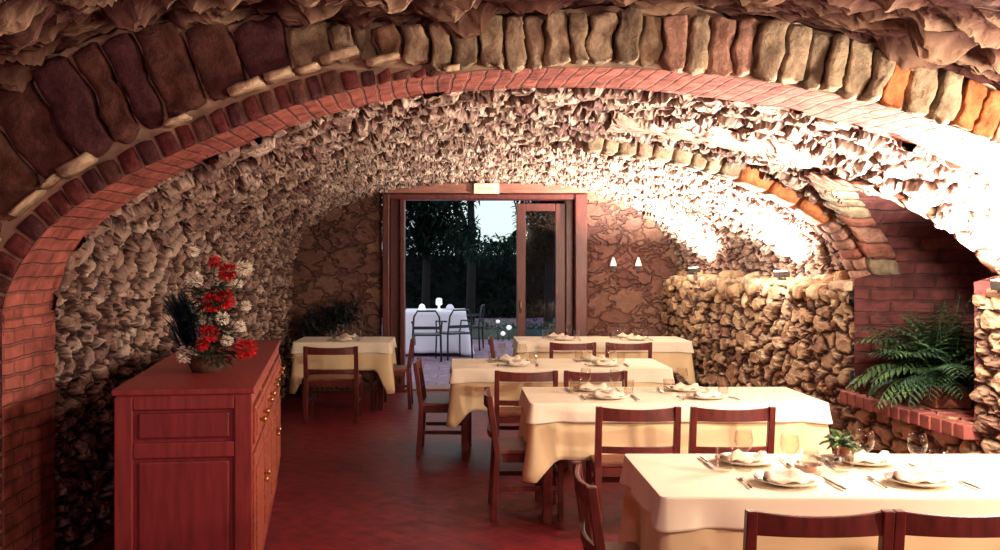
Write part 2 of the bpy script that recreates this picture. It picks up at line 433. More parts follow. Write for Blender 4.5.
# ledge of rough flat stones on top of that wall
mb = MB(); y = YB-.1
while y < YE:
    w = random.uniform(.22, .45)
    if y+w > NC-NR+.03 and y < NC+NR+.01:
        y = NC+NR+.03
        continue
    jut = random.uniform(.03, .10)
    x0 = XW(y)-jut; x1 = XR(y)+.25
    if random.random() < .45 and y > 7.6:
        y += w; continue
    zz_ = 1.40+random.uniform(-.01, .015); hh_ = random.uniform(.05, .08)
    mb.stone([(x0, y, zz_), (x1, y, zz_), (x1, y+w*.95, zz_), (x0, y+w*.95, zz_), (x0, y, zz_+hh_), (x1, y, zz_+hh_), (x1, y+w*.95, zz_+hh_), (x0, y+w*.95, zz_+hh_)], n=4, amp=.015)
    y += w
for (ya_, yb_) in ((YB-.1, NC-NR-.01), (NC+NR+.01, YE)):
    mb.hexa([(XW(ya_)-.01, ya_, 1.34), (XR(ya_)+.3, ya_, 1.34), (XR(yb_)+.3, yb_, 1.34), (XW(yb_)-.01, yb_, 1.34), (XW(ya_)-.0, ya_, 1.40), (XR(ya_)+.3, ya_, 1.40), (XR(yb_)+.3, yb_, 1.40), (XW(yb_)-.0, yb_, 1.40)])
tag(mb.build('trim_2', stonemat('ledge_stone', (.62, .48, .34))), kind='structure')

mb = MB(); r_ = random.Random(21)
for i in range(150):
    y = r_.uniform(7.55, 12.4); w = r_.uniform(.07, .19); d = r_.uniform(.08, .2); h = r_.uniform(.05, .13)
    if min(abs(y-8.7), abs(y-11.1)) < .2: continue
    x = r_.uniform(XW(y)-.03, XR(y)+.02); z = 1.38+r_.uniform(-.13, .05)+max(0, x-XW(y)-.05)*r_.uniform(.2, 1.2)
    c_, s_ = math.cos(r_.uniform(-.4, .4)), .2*r_.uniform(-1, 1)
    q = []
    for zz in (z-h/2, z+h/2):
        for (a_, b_) in ((-1, -1), (1, -1), (1, 1), (-1, 1)): q.append((x+a_*d/2-b_*s_*w, y+b_*w/2*c_, zz+a_*.03))
    mb.stone(q, r_.randrange(3), n=4, amp=.02, k=.3)
tag(mb.build('trim_10', [stonemat('ledge_rubble_a', (.52, .37, .22)), stonemat('ledge_rubble_b', (.38, .24, .15)), stonemat('ledge_rubble_c', (.62, .47, .30))], smooth=True), kind='structure')
# niche: barrel, jambs, back, sill
XB = 4.0
pts = []     # outline in (Y,z)
for z in np.linspace(NS, ZS, 20)[:-1]: pts.append((NC+NR, z))
for a in np.linspace(0, PI, 50): pts.append((NC+NR*math.cos(a), ZS+NR*math.sin(a)))
for z in np.linspace(ZS, NS, 20)[1:]: pts.append((NC-NR, z))
nx = 14
P = np.zeros((len(pts), nx, 3)); UV = np.zeros((len(pts), nx, 2)); s = 0
for i, (yy, z) in enumerate(pts):
    if i: s += math.hypot(yy-pts[i-1][0], z-pts[i-1][1])
    xs = (Xv(min(max(yy, YB), YE), z)-.0) if z > ZS-.02 else XW(yy)-.02
    if z <= ZS+.1: xs = min(xs, XW(yy)-.02)
    for j in range(nx):
        x = xs+(XB-xs)*j/(nx-1)
        P[i, j] = (x, yy, z); UV[i, j] = (x, z if abs(yy-NC) > NR*.5 else s)
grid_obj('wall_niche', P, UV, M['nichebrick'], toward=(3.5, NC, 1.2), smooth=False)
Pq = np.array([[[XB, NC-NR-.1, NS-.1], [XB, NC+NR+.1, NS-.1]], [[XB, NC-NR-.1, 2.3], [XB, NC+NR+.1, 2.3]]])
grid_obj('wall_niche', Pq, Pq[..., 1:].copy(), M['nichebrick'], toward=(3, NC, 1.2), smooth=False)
mb = MB()
yy = NC-NR-.03
while yy < NC+NR:
    w = .125
    x0 = XW(yy)-.10
    mb.box(((x0+XB)/2, yy+w/2, NS-.045+random.uniform(-.004, .004)), (XB-x0, w*.955, .09))
    yy += w
mb.box(((XW(NC)+XB)/2+.0, NC, NS-.055), (XB-XW(NC), 2*NR, .085))
tag(mb.build('trim_3', plain('sill_brick', (.27, .075, .06), .8, .3, 7, bump=.5), bevel=.008), kind='structure')
# thin rim of stones round the niche arch
mb = MB(); a = R(9)
while a < R(176):
    da = R(random.uniform(7, 11))
    r0 = NR-.02; r1 = NR+random.uniform(.05, .08)
    q = []
    for dep in (0, 1):
        for (aa, rr) in ((a+R(.5), r0), (a+da-R(.5), r0), (a+da-R(.8), r1), (a+R(.8), r1)):
            Y_ = NC+rr*math.cos(aa); z_ = ZS+rr*math.sin(aa)
            x_ = Xv(max(Y_, YB), min(z_, 2.3))
            q.append((x_-.05+(.22 if dep else 0), Y_, z_))
    mb.stone(q, random.choice([5, 3, 2, 5]), n=4, amp=.012); a += da
tag(mb.build('trim_4', STONES+[stonemat('rim_brick', (.30, .12, .085))], smooth=True), kind='structure')
# stone and brick rib running up the vault beyond the niche
mb = MB(); s_ = 0
X_, Z_ = prof(7.6); X_ = X_[::-1]; Z_ = Z_[::-1]
sl = np.concatenate([[0], np.cumsum(np.hypot(np.diff(X_), np.diff(Z_)))])
s_ = .0
while s_ < 2.6:
    xm = float(np.interp(s_+.05, sl, X_))
    big = 2.28 < xm < 2.88
    w = random.uniform(.25, .30) if big else random.uniform(.075, .11) if xm >= 2.86 else random.uniform(.10, .16)
    cols_ = 1 if big else random.choice([1, 2])
    ye_ = 7.42; wd_ = .34 if xm > 2.3 else .30
    for c_ in range(cols_):
        y0_ = ye_+wd_*c_/cols_+.006; y1_ = ye_+wd_*(c_+1)/cols_-.006+random.uniform(-.01, .01)
        q = []
        for dep in (.075, -.10):
            for (yy_, ss_) in ((y0_, s_+.005), (y1_, s_+.005), (y1_, s_+w-.005), (y0_, s_+w-.005)):
                x = float(np.interp(ss_, sl, X_)); z = float(np.interp(ss_, sl, Z_))
                x2 = float(np.interp(ss_+.02, sl, X_)); z2 = float(np.interp(ss_+.02, sl, Z_))
                tx, tz = x2-x, z2-z; l_ = math.hypot(tx, tz) or 1
                nx_, nz_ = -tz/l_, tx/l_
                if nx_ > 0: nx_, nz_ = -nx_, -nz_
                q.append((x+nx_*dep, yy_, z+nz_*dep))
        mb.stone(q, 4 if big else (random.choice([3, 5, 3]) if xm >= 2.86 else random.choice([0, 1, 2, 3])), n=4, amp=.010)
    s_ += w
tag(mb.build('trim_8', STONES+[stonemat('rib_brick', (.36, .13, .09))], smooth=True), kind='structure')
M['plaster'] = rubble('pink_plaster', (2.2, 5, 1), [(.50, .31, .24), (.56, .38, .30), (.46, .27, .21)], (.40, .22, .17), disp=.03, warp=1.2, edge=.06)
def patch_grid(name, ya, yb, xa, xb, mat, off=.03):
    ys_ = np.linspace(ya, yb, 24); n2 = 60
    P = np.zeros((n2, len(ys_), 3)); UV = np.zeros((n2, len(ys_), 2))
    for j, y in enumerate(ys_):
        Xp, Zp_ = prof(y)
        xs = np.linspace(xa, xb, n2)
        P[:, j, 0] = xs; P[:, j, 2] = np.interp(xs, Xp, Zp_)-off; 
        e = min(j, len(ys_)-1-j)/2.0
        P[:, j, 2] += .07*max(0, 1-e)
        P[:, j, 1] = y+.06*np.array([noise.noise(Vector((x*3, y*2, 1))) for x in xs])
    return grid_obj(name, P, P[..., :2].copy(), mat, toward=(.5, (ya+yb)/2, 1))
patch_grid('trim_9', 6.20, 6.55, 1.0, 2.28, M['plaster'])

# ------------------------------------------------------------------ face of the transverse arch and the nearer, higher vault
X_in, Z_in = prof(Y0)
inner = np.array([(XL, 0.0), (XL, .7)] + list(zip(X_in, Z_in)) + [(3.42, .7), (3.42, 0)])
outer = np.array([(-3.3, 0), (-3.3, 1.3), (-3.0, 1.75), (-2.6, 2.10), (-2.09, 2.39), (-1.87, 2.51), (-1.63, 2.61), (-1.38, 2.70), (-.94, 2.71), (-.57, 2.67), (-.1, 2.68), (.31, 2.72), (.68, 2.74), (.94, 2.74), (1.4, 2.7), (1.77, 2.62), (2.08, 2.53), (2.3, 2.44), (2.5, 2.36), (2.9, 2.16), (3.25, 1.9), (3.5, 1.65), (3.65, 1.35), (3.7, .7), (3.7, 0)])
def resample(pl, step):
    d = np.hypot(*np.diff(pl, axis=0).T); s = np.concatenate([[0], np.cumsum(d)])
    n = int(s[-1]/step); t = np.linspace(0, s[-1], n)
    return np.stack([np.interp(t, s, pl[:, 0]), np.interp(t, s, pl[:, 1])], 1), t
innr, s_in = resample(inner, .02)
outr, s_out = resample(outer, .02)
outr[:, 0] = smooth1(outr[:, 0], 10); outr[:, 1] = smooth1(outr[:, 1], 10)
tan = np.gradient(innr, axis=0); tan[:, 0] = smooth1(tan[:, 0], 14); tan[:, 1] = smooth1(tan[:, 1], 14)
nrm = np.stack([-tan[:, 1], tan[:, 0]], 1); nrm /= np.linalg.norm(nrm, axis=1)[:, None]
def ray_out(p, n):
    # distance from p along n to outer polyline
    a = outr[:-1]; d = outr[1:]-a
    den = n[0]*d[:, 1]-n[1]*d[:, 0]; den = np.where(abs(den) < 1e-9, 1e-9, den)
    w = a-p
    t = (w[:, 0]*d[:, 1]-w[:, 1]*d[:, 0])/den
    u = (w[:, 0]*n[1]-w[:, 1]*n[0])/den
    ok = (u >= 0) & (u <= 1) & (t > .02)
    return float(t[ok].min()) if ok.any() else .3
LEN = s_in[-1]
def at_in(s):
    x = np.interp(s, s_in, innr[:, 0]); z = np.interp(s, s_in, innr[:, 1])
    n = np.array([np.interp(s, s_in, nrm[:, 0]), np.interp(s, s_in, nrm[:, 1])]); n /= np.linalg.norm(n)
    return np.array([x, z]), n
def s0_off(X): return .13 if X < -.55 else max(0, .13*(-X)/.55) if X < 0 else 0
def ring(mats, smin, smax, wfun, offs, name, proud, darkf):
    mb = MB(); s = smin
    while s < smax:
        w = wfun(s)
        p, n = at_in(s+w/2)
        q = []
        dep = random.uniform(*proud)
        o0, o1 = offs(p, n)
        tilt = random.uniform(-.01, .01)
        for yv in (Y0-dep, Y0+.03):
            pa, na = at_in(s+.006); pb, nb = at_in(s+w-.006)
            for (pp, nn, oo) in ((pa, na, o0), (pb, nb, o0), (pb, nb, o1+tilt), (pa, na, o1-tilt)):
                q.append((pp[0]+nn[0]*oo, yv+(random.uniform(-.01, .01) if yv < Y0 else 0), pp[1]+nn[1]*oo))
        mb.stone(q, darkf(p), n=7 if o1-o0 > .15 else 3, amp=.026 if o1-o0 > .15 else .005); s += w
    o = mb.build(name, mats, smooth=True)
    return tag(o, kind='structure')
allm = STONES+DSTONES
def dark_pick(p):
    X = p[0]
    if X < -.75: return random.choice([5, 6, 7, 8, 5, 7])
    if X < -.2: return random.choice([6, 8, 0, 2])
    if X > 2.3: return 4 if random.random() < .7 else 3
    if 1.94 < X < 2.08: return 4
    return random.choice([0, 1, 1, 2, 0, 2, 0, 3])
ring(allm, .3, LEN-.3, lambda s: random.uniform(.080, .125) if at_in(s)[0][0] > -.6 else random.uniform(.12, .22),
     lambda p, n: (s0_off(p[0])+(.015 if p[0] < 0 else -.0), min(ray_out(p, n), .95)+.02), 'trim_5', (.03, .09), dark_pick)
# thin ring of small dark bricks under the long stones, left side
sA = 0; sB = float(np.interp(-.05, innr[:, 0], s_in))
ring([DSTONES[0], stonemat('dark_brick', (.17, .045, .045)), DSTONES[2]], .02, sB, lambda s: random.uniform(.07, .10),
     lambda p, n: (0.0, max(.03, s0_off(p[0])-.02)), 'trim_6', (.0, .02), lambda p: random.choice([0, 1, 2, 1]))
# pale mortar line between the two rings
mb = MB(); s = .3
while s < sB:
    w = random.uniform(.08, .2); p, n = at_in(s); p2, n2 = at_in(s+w*.96); o = s0_off(p[0])
    if random.random() < .7:
        q = []
        hh = random.uniform(.008, .035); o += random.uniform(-.012, .018)
        for yv in (Y0-.10, Y0+.1):
            for (pp, nn, oo) in ((p, n, o-hh*.4), (p2, n2, o-hh*.4), (p2, n2, o+hh), (p, n, o+hh)): q.append((pp[0]+nn[0]*oo, yv, pp[1]+nn[1]*oo))
        mb.stone(q, n=3, amp=.008)
    s += w
tag(mb.build('trim_7', stonemat('pale_joint_stone', (.62, .46, .30)), smooth=True), kind='structure')
# backing face (mortar)
n_ = 260
tt = np.linspace(0, 1, n_)
ai = np.stack([np.interp(tt*LEN, s_in, innr[:, 0]), np.interp(tt*LEN, s_in, innr[:, 1])], 1)
ao = []
for q in tt:
    p, n = at_in(q*LEN); o = min(ray_out(p, n), 1.3)+.35; ao.append(p+n*o)
ao = np.array(ao)
P = np.zeros((n_, 2, 3)); P[:, 0, 0] = ai[:, 0]; P[:, 0, 2] = ai[:, 1]; P[:, 1, 0] = ao[:, 0]; P[:, 1, 2] = ao[:, 1]; P[..., 1] = Y0+.01
grid_obj('wall_arch', P, P[..., ::2].copy(), M['mortar'], toward=(0, 0, 1), smooth=False)
# near vault
no = len(outr); yv = np.linspace(-3, Y0+.05, 300)
yv = np.concatenate([np.linspace(-3, 2.2, 40), np.linspace(2.2, Y0+.05, 110)[1:]])
P = np.zeros((no, len(yv), 3)); UV = np.zeros((no, len(yv), 2))
for j, y in enumerate(yv):
    P[:, j, 0] = outr[:, 0]; P[:, j, 1] = y; P[:, j, 2] = outr[:, 1]+.03+np.where(outr[:, 1] > 1.3, .02*(Y0-y), 0)
    UV[:, j, 0] = s_out; UV[:, j, 1] = y
grid_obj('ceiling', P, UV, M['vault_near'], toward=(0, 2, 1))
# wall behind the camera
P = np.zeros((2, 2, 3)); P[0, 0] = (-4, -3, 0); P[1, 0] = (4, -3, 0); P[0, 1] = (-4, -3, 3.5); P[1, 1] = (4, -3, 3.5)
grid_obj('wall_back', P, P[..., ::2].copy(), M['mortar'], toward=(0, 0, 1))
# floor
P = np.zeros((2, 2, 3)); P[0, 0] = (-4, -3, 0); P[1, 0] = (4.2, -3, 0); P[0, 1] = (-4, YE+.35, 0); P[1, 1] = (4.2, YE+.35, 0)
grid_obj('floor', P, P[..., :2].copy(), M['floor'], toward=(0, 0, 2), smooth=False)

# ------------------------------------------------------------------ end wall with the doorway
DX0, DX1, DZ = PX(382, YE), PX(587, YE), 2.53
def endwall(x0, x1, z0, z1):
    nx_ = max(2, int((x1-x0)/.03)); nz_ = max(2, int((z1-z0)/.03))
    xs = np.linspace(x0, x1, nx_); zs = np.linspace(z0, z1, nz_)
    P = np.zeros((nx_, nz_, 3)); P[..., 0] = xs[:, None]; P[..., 2] = zs[None]; P[..., 1] = YE
    return grid_obj('wall_end', P, P[..., ::2].copy(), M['masonry'], toward=(0, 5, 1))
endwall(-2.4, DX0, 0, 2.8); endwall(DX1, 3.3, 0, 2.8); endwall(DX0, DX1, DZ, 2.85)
# door
d1 = thing('door_1', None, None, (0, YE, 0)); d1['kind'] = 'structure'
X = lambda px: PX(px, YE)
Zp = lambda py: PZ(py, YE)
mb = MB()
zt = 2.50
mb.box(((X(383)+X(390))/2, .02, zt/2), (X(390)-X(383), .30, zt))
mb.box(((X(390)+X(400))/2, .08, zt/2), (X(400)-X(390), .14, zt))
mb.box(((X(400)+X(405))/2, .03, zt/2), (X(405)-X(400), .24, zt))
mb.box(((X(566)+X(574))/2, .10, zt/2), (X(574)-X(566), .12, zt))
mb.box(((X(574)+X(586))/2, .02, zt/2), (X(586)-X(574), .30, zt))
mb.box(((X(383)+X(586))/2, .03, (Zp(200)+zt)/2), (X(586)-X(383), .26, zt-Zp(200)))
mb.build('door_frame', M['doorwood'], d1, bevel=.012)
mb = MB(); mb.box(((X(383)+X(590))/2, -.02, 2.575), (X(592)-X(380), .22, .13)); mb.build('lintel', M['lintel'], d1, bevel=.015)
lf = MB()
lz0, lz1 = .03, Zp(203)
lf.box(((X(517)+X(526))/2, .10, (lz0+lz1)/2), (X(526)-X(517), .06, lz1-lz0))
lf.box(((X(556)+X(566))/2, .10, (lz0+lz1)/2), (X(566)-X(556), .06, lz1-lz0))
lf.box(((X(526)+X(556))/2, .10, lz1-.05), (X(556)-X(526), .06, .10))
lf.box(((X(526)+X(556))/2, .10, .16), (X(556)-X(526), .06, .26))
leaf = lf.build('door_leaf', M['doorwood'], d1, bevel=.008)
pb = MB(); pb.box(((X(526)+X(556))/2, .10, (lz1-.1+.29)/2), (X(556)-X(526)+.01, .008, lz1-.1-.29)); pb.build('glass_pane', M['pane'], leaf)
hb = MB(); hb.tube([(X(521), .06, 1.0), (X(521), .02, 1.0), (X(521), .02, 1.13), (X(521), .06, 1.13)], .010); hb.build('door_handle', M['brass'], leaf, smooth=True)
mb = MB(); mb.box(((X(400)+X(566))/2, .15, .012), (X(566)-X(400), .4, .024)); mb.build('threshold', M['lintel'], d1)
# sign above the doorway
sg = thing('exit_sign', 'small pale rectangular sign fixed on the wooden lintel above the doorway', 'sign', (PX(486, YE), YE-.16, PZ(189.5, YE)))
mb = MB(); mb.box((0, 0, 0), (.32, .04, .13)); mb.build('sign_panel', M['sign'], sg, bevel=.006)
mb = MB()
for i in range(7): mb.box((-.09+i*.03, -.021, .0), (.018, .004, .028))
mb.build('faint_lettering', M['signmark'], sg)

# ------------------------------------------------------------------ lamps on the end wall
for k, px in enumerate((612.5, 637.5)):
    t = thing('wall_sconce', 'small glowing pink wall lamp on the end wall, %s' % ('nearer the doorway' if k == 0 else 'nearer the corner, farther from the doorway'), 'wall lamp', (PX(px, YE), YE-.06, PZ(266, YE)), group='small wall lamps beside the doorway')
    mb = MB(); mb.lathe([(.0, .0), (.045, 0), (.04, .02), (.018, .09), (.01, .11), (0, .115)], n=14); mb.build('lamp_shade', M['shade'], t, smooth=True)
    mb = MB(); mb.box((0, .045, .0), (.06, .03, .12)); mb.tube([(0, .04, -.02), (0, 0, -.03), (0, 0, 0)], .008); mb.build('bracket', M['lampblack'], t)
    l = bpy.data.lights.new('sconce_light', 'POINT'); l.energy = .6; l.color = (1, .6, .45); l.shadow_soft_size = .03
    lo = bpy.data.objects.new('sconce_light', l); COL.objects.link(lo); lo.parent = t; lo.location = (0, -.08, .05)

# ------------------------------------------------------------------ floodlights on the ledge
def uplight(Y, E, label, x=None, z=None, col=(1, .89, .73), tilt=4, spot=162, fill=0, spy=0):
    x = XR(Y)-.20 if x is None else x; z = zL(Y)+.04 if z is None else z
    t = thing('floodlight', label, 'floodlight', (x, Y, z), 0, 'floodlights on the stone ledge')
    mb = MB(); mb.box((0, 0, .05), (.10, .16, .055), ry=R(-tilt)); mb.build('housing', M['lampblack'], t, bevel=.006)
    mb = MB(); mb.box((-.014, 0, .08), (.075, .13, .004), ry=R(-tilt)); mb.build('lens', M['lampglass'], t)
    mb = MB(); mb.box((0, 0, .006), (.07, .05, .012)); mb.tube([(0, -.088, .05), (0, -.088, .012), (0, .088, .012), (0, .088, .05)], .006); mb.build('bracket', M['lampblack'], t)
    l = bpy.data.lights.new('flood_beam', 'SPOT'); l.energy = E; l.color = col; l.spot_size = R(spot); l.spot_blend = .5; l.shadow_soft_size = .05
    lo = bpy.data.objects.new('flood_beam', l); COL.objects.link(lo); lo.parent = t
    lo.location = (-.04, 0, .13); lo.rotation_euler = (0, R(180-tilt), 0)
    if fill:
        l = bpy.data.lights.new('added_fill', 'POINT'); l.energy = fill; l.color = col; l.shadow_soft_size = .06  # added bare light hung off the fixture, brightens tables and lower wall
        lo = bpy.data.objects.new('added_fill', l); COL.objects.link(lo); lo.parent = t; lo.location = (-.34, spy, .36)
    return t
uplight(5.6, 1400, 'black floodlight on the ledge at the right edge, before the fern niche', x=XW(5.6)-.02, fill=170, spy=-.6)
uplight(8.7, 1500, 'black floodlight on the ledge just past the brick niche', x=XW(8.7)-.04, fill=60)
uplight(11.1, 1400, 'black floodlight on the ledge near the end wall', x=XW(11.1)-.05, fill=22)

# ------------------------------------------------------------------ furniture: chairs
WD, DP, HT = .50, .42, .78
def make_chair():
    t = thing('dining_chair', 'x', 'chair')
    x = WD/2-.022
    def post(sx):
        mb = MB()
        vs = []
        prof_ = [(-DP/2-.02, 0), (-DP/2+.005, .42), (-DP/2-.045, HT)]
        for i, (yy, z) in enumerate(prof_):
            w = .040 if i < 2 else .036
            for dx, dy in ((-1, -1), (1, -1), (1, 1), (-1, 1)): vs.append((sx*x+dx*w/2, yy+dy*.019, z))
        fs = [(3, 2, 1, 0), (8, 9, 10, 11)]
        for i in (0, 1):
            for j in range(4): fs.append((i*4+j, i*4+(j+1) % 4, i*4+4+(j+1) % 4, i*4+4+j))
        mb.add(vs, fs)
        mb.build('back_leg', M['chairwood'], t, bevel=.004)
        mb = MB(); mb.box((sx*x, DP/2-.02, .215), (.036, .036, .43), taper=1.0); mb.build('front_leg', M['chairwood'], t, bevel=.004)
    post(-1); post(1)
    def rail(z0, z1, yoff, sag, name):
        mb = MB(); n = 10; vs = []
        for i in range(n+1):
            u = -1+2*i/n; xx = u*(x-.012); bow = -.030*(1-u*u)
            st = sag*(1-u*u)
            for (zz, yy) in ((z0, -.009), (z0, .009), (z1-st, .009), (z1-st, -.009)): vs.append((xx, yoff+bow+yy, zz))
        fs = [(0, 1, 2, 3), tuple(n*4+j for j in (3, 2, 1, 0))]
        for i in range(n):
            for j in range(4): fs.append((i*4+j, i*4+4+j, i*4+4+(j+1) % 4, i*4+(j+1) % 4))
        mb.add(vs, fs); mb.build(name, M['chairwood'], t, bevel=.003)
    rail(HT-.085, HT-.004, -DP/2-.035, .012, 'top_rail')
    rail(.505, .545, -DP/2-.012, 0, 'lower_rail')
    mb = MB(); mb.box((0, .01, .43), (WD-.02, DP-.01, .028)); mb.build('seat', M['chairseat'], t, bevel=.008)
    mb = MB()
    for sx in (-1, 1): mb.box((sx*(x-.002), 0, .39), (.022, DP-.07, .05))
    mb.box((0, DP/2-.02, .39), (WD-.08, .022, .05)); mb.box((0, -DP/2+.005, .39), (WD-.08, .022, .05)); mb.build('seat_frame', M['chairwood'], t)
    for sx in (-1, 1):
        mb = MB(); mb.box((sx*x, -.004, .20), (.020, DP-.04, .032)); mb.build('side_stretcher', M['chairwood'], t, bevel=.003)
    mb = MB(); mb.box((0, DP/2-.02, .26), (WD-.07, .02, .032)); mb.build('front_stretcher', M['chairwood'], t, bevel=.003)
    return t
chair0 = make_chair(); used = [False]
def chair(x, y, rz, label, group='dining chairs', h=1.0):
    o = chair0 if not used[0] else copy_tree(chair0)
    used[0] = True
    o.location = (x, y, 0); o.rotation_euler = (0, 0, rz); o['label'] = label; o['group'] = group; o['category'] = 'chair'
    return o

# ------------------------------------------------------------------ tables and cloths
def cloth_mesh(L, W, top, drop, corner, seed, r=.02, flare=.03, fold=.012, mat=None, name='tablecloth', loc=(0, 0, 0), rz=0, label='', group='', nf=9):
    rnd = random.Random(seed)
    per = []   # (x,y,nx,ny,cornerdist)
    n1 = max(16, int(L/.035)); n2 = max(10, int(W/.035)); cs = 5
    hx, hy = L/2, W/2
    def side(ax, ay, bx, by, nx_, ny_, n):
        l = math.hypot(bx-ax, by-ay)
        for i in range(n):
            t = i/(n-1); per.append((ax+(bx-ax)*t, ay+(by-ay)*t, nx_, ny_, min(t, 1-t)*l))
    def corner_(cx, cy, a0):
        for i in range(1, cs):
            a = a0+PI/2*i/cs; per.append((cx+r*math.cos(a), cy+r*math.sin(a), math.cos(a), math.sin(a), 0))
    side(-hx+r, -hy, hx-r, -hy, 0, -1, n1); corner_(hx-r, -hy+r, -PI/2)
    side(hx, -hy+r, hx, hy-r, 1, 0, n2); corner_(hx-r, hy-r, 0)
    side(hx-r, hy, -hx+r, hy, 0, 1, n1); corner_(-hx+r, hy-r, PI/2)
    side(-hx, hy-r, -hx, -hy+r, -1, 0, n2); corner_(-hx+r, -hy+r, PI)
    k = len(per); rows = 12; vs = []; fs = []
    ph = [rnd.uniform(0, 6.28) for _ in range(4)]
    s = 0; ss = []
    for i in range(k):
        if i: s += math.hypot(per[i][0]-per[i-1][0], per[i][1]-per[i-1][1])
        ss.append(s)
    for j in range(rows+1):
        t = j/rows
        for i, (x, y, nx_, ny_, cd) in enumerate(per):
            c = math.exp(-(cd/.085)**2)
            cw = max(0, 1-cd/.12)
            dr = drop+(corner-drop)*cw
            f = fold*(math.sin(ss[i]*nf+ph[0])+.6*math.sin(ss[i]*nf*2.3+ph[1]))*t*(1-c)
            o = .004*min(1, j)+flare*t**1.3*(.35+1.6*c)+f*(1-.2*c)+.008*t*(1-c)
            # the flap's inner edges tuck in beside the hanging corner
            o -= .03*t*math.exp(-((cd-.17)/.04)**2)
            o = max(o, .003)
            vs.append((x+nx_*o, y+ny_*o, top-dr*t-(0 if j else 0)))
    for j in range(rows):
        for i in range(k): fs.append((j*k+i, (j+1)*k+i, (j+1)*k+(i+1) % k, j*k+(i+1) % k))
    fs.append(tuple(range(k)))
    mb = MB(); mb.add(vs, fs)
    o = mb.build(name, mat, smooth=True, loc=loc, rz=rz, solid=.0025)
    for p in o.data.polygons:
        if len(p.vertices) > 4: p.use_smooth = False
    return tag(o, label, 'tablecloth', group)
def table(x0, x1, y0, y1, rz, desc, seed, height=.75, drop=.34, corner=.47, tdrop=.115):
    cx, cy = (x0+x1)/2, (y0+y1)/2; L = x1-x0-.02; W = y1-y0-.02
    t = thing('dining_table', 'dark wooden dining table under the cloths, ' + desc, 'table', (cx, cy, 0), rz, 'dining tables')
    mb = MB(); mb.box((0, 0, height-.02), (L-.02, W-.02, .03)); mb.build('table_top', M['chairwood'], t)
    for sx in (-1, 1):
        for sy in (-1, 1):
            mb = MB(); mb.box((sx*(L/2-.10), sy*(W/2-.10), (height-.035)/2), (.06, .06, height-.035)); mb.build('leg', M['chairwood'], t, bevel=.004)
    mb = MB()
    for sy in (-1, 1): mb.box((0, sy*(W/2-.10), height-.085), (L-.26, .02, .09))
    for sx in (-1, 1): mb.box((sx*(L/2-.10), 0, height-.085), (.02, W-.26, .09))
    mb.build('apron', M['chairwood'], t)
    cloth_mesh(L, W, height, drop, corner, seed, mat=M['cloth'], loc=(cx, cy, 0), rz=rz, label='long cream tablecloth hanging to mid height, ' + desc, group='cream undercloths')
    cloth_mesh(L+.022, W+.022, height+.005, tdrop, tdrop*1.08, seed+50, mat=M['topper'], flare=.012, fold=.003, name='table_topper', loc=(cx, cy, 0), rz=rz, label='short pale overcloth covering the top, ' + desc, group='pale overcloths', nf=5)
    return (cx, cy, L, W, height+.008, rz)

# ------------------------------------------------------------------ tableware
def proto(name, cat, builder):
    t = thing(name, 'x', cat); builder(t); return [t, False]
def b_plate(t):
    mb = MB(); mb.lathe([(0, .004), (.07, .004), (.08, .001), (.085, .004), (.13, .018), (.131, .021), (.086, .009), (.07, .007), (0, .007)], n=28); mb.build('plate_body', M['china'], t, smooth=True)
def b_napkin(t):
    # folded napkin with a raised wavy fold
    mb = MB(); n = 9; m = 7; vs = []; fs = []
    for i in range(n):
        for j in range(m):
            u = i/(n-1)-.5; v = j/(m-1)-.5
            w = (1-abs(u)*1.1)
            z = .012+.030*math.exp(-(v/.22)**2)*(.7+.4*math.sin(u*9))+.008*math.sin(u*14+v*9)
            vs.append((u*.19, v*.13*w, max(z, .004)))
    for i in range(n-1):
        for j in range(m-1): fs.append((i*m+j, (i+1)*m+j, (i+1)*m+j+1, i*m+j+1))
    mb.add(vs, fs); mb.build('folded_cloth', M['napkin'], t, smooth=True, solid=.006)
def b_fork(t):
    mb = MB(); mb.tube([(0, -.10, .004), (0, -.03, .004), (0, .03, .006), (0, .055, .004)], [.006, .004, .004, .010], 8, flat=.35)
    for dx in (-.008, -.0027, .0027, .008): mb.tube([(dx, .05, .004), (dx, .075, .003), (dx*.9, .10, .006)], .0016, 6)
    mb.build('fork_body', M['steel'], t, smooth=True)
def b_knife(t):
    mb = MB(); mb.tube([(0, -.11, .005), (0, -.06, .006), (0, 0, .005)], [.007, .008, .006], 8, flat=.5)
    mb.box((.002, .06, .004), (.017, .12, .0016)); mb.add([(-.0065, .12, .0035), (.0105, .12, .0035), (-.0065, .14, .0035), (-.0065, .12, .0048), (.0105, .12, .0048), (-.0065, .14, .0048)], [(0, 1, 2), (3, 5, 4), (0, 3, 4, 1), (1, 4, 5, 2), (2, 5, 3, 0)])
    mb.build('knife_body', M['steel'], t, smooth=False)
def b_goblet(t):
    mb = MB(); mb.lathe([(0, .001), (.034, .001), (.034, .003), (.008, .008), (.004, .02), (.004, .065), (.012, .075), (.030, .092), (.037, .115), (.036, .14), (.031, .165), (.0295, .165), (.0345, .14), (.0355, .115), (.028, .094), (0, .080)], n=20); mb.build('glass_bowl', M['glass'], t, smooth=True)
def b_tumbler(t):
    mb = MB(); mb.lathe([(0, .001), (.028, .001), (.030, .005), (.035, .095), (.033, .095), (.028, .012), (0, .012)], n=20); mb.build('glass_body', M['glass'], t, smooth=True)
protos = {}
for nm, cat, b in (('dinner_plate', 'plate', b_plate), ('napkin', 'napkin', b_napkin), ('dinner_fork', 'fork', b_fork), ('table_knife', 'knife', b_knife), ('wine_glass', 'glass', b_goblet), ('water_tumbler', 'glass', b_tumbler)):
    # small wares are single meshes: keep the one mesh itself
    t = thing('tmp', 'x', cat); b(t); ch = t.children[0]; ch.parent = None; ch.name = nm; ch['category'] = cat
    bpy.data.objects.remove(t); protos[nm] = [ch, False]
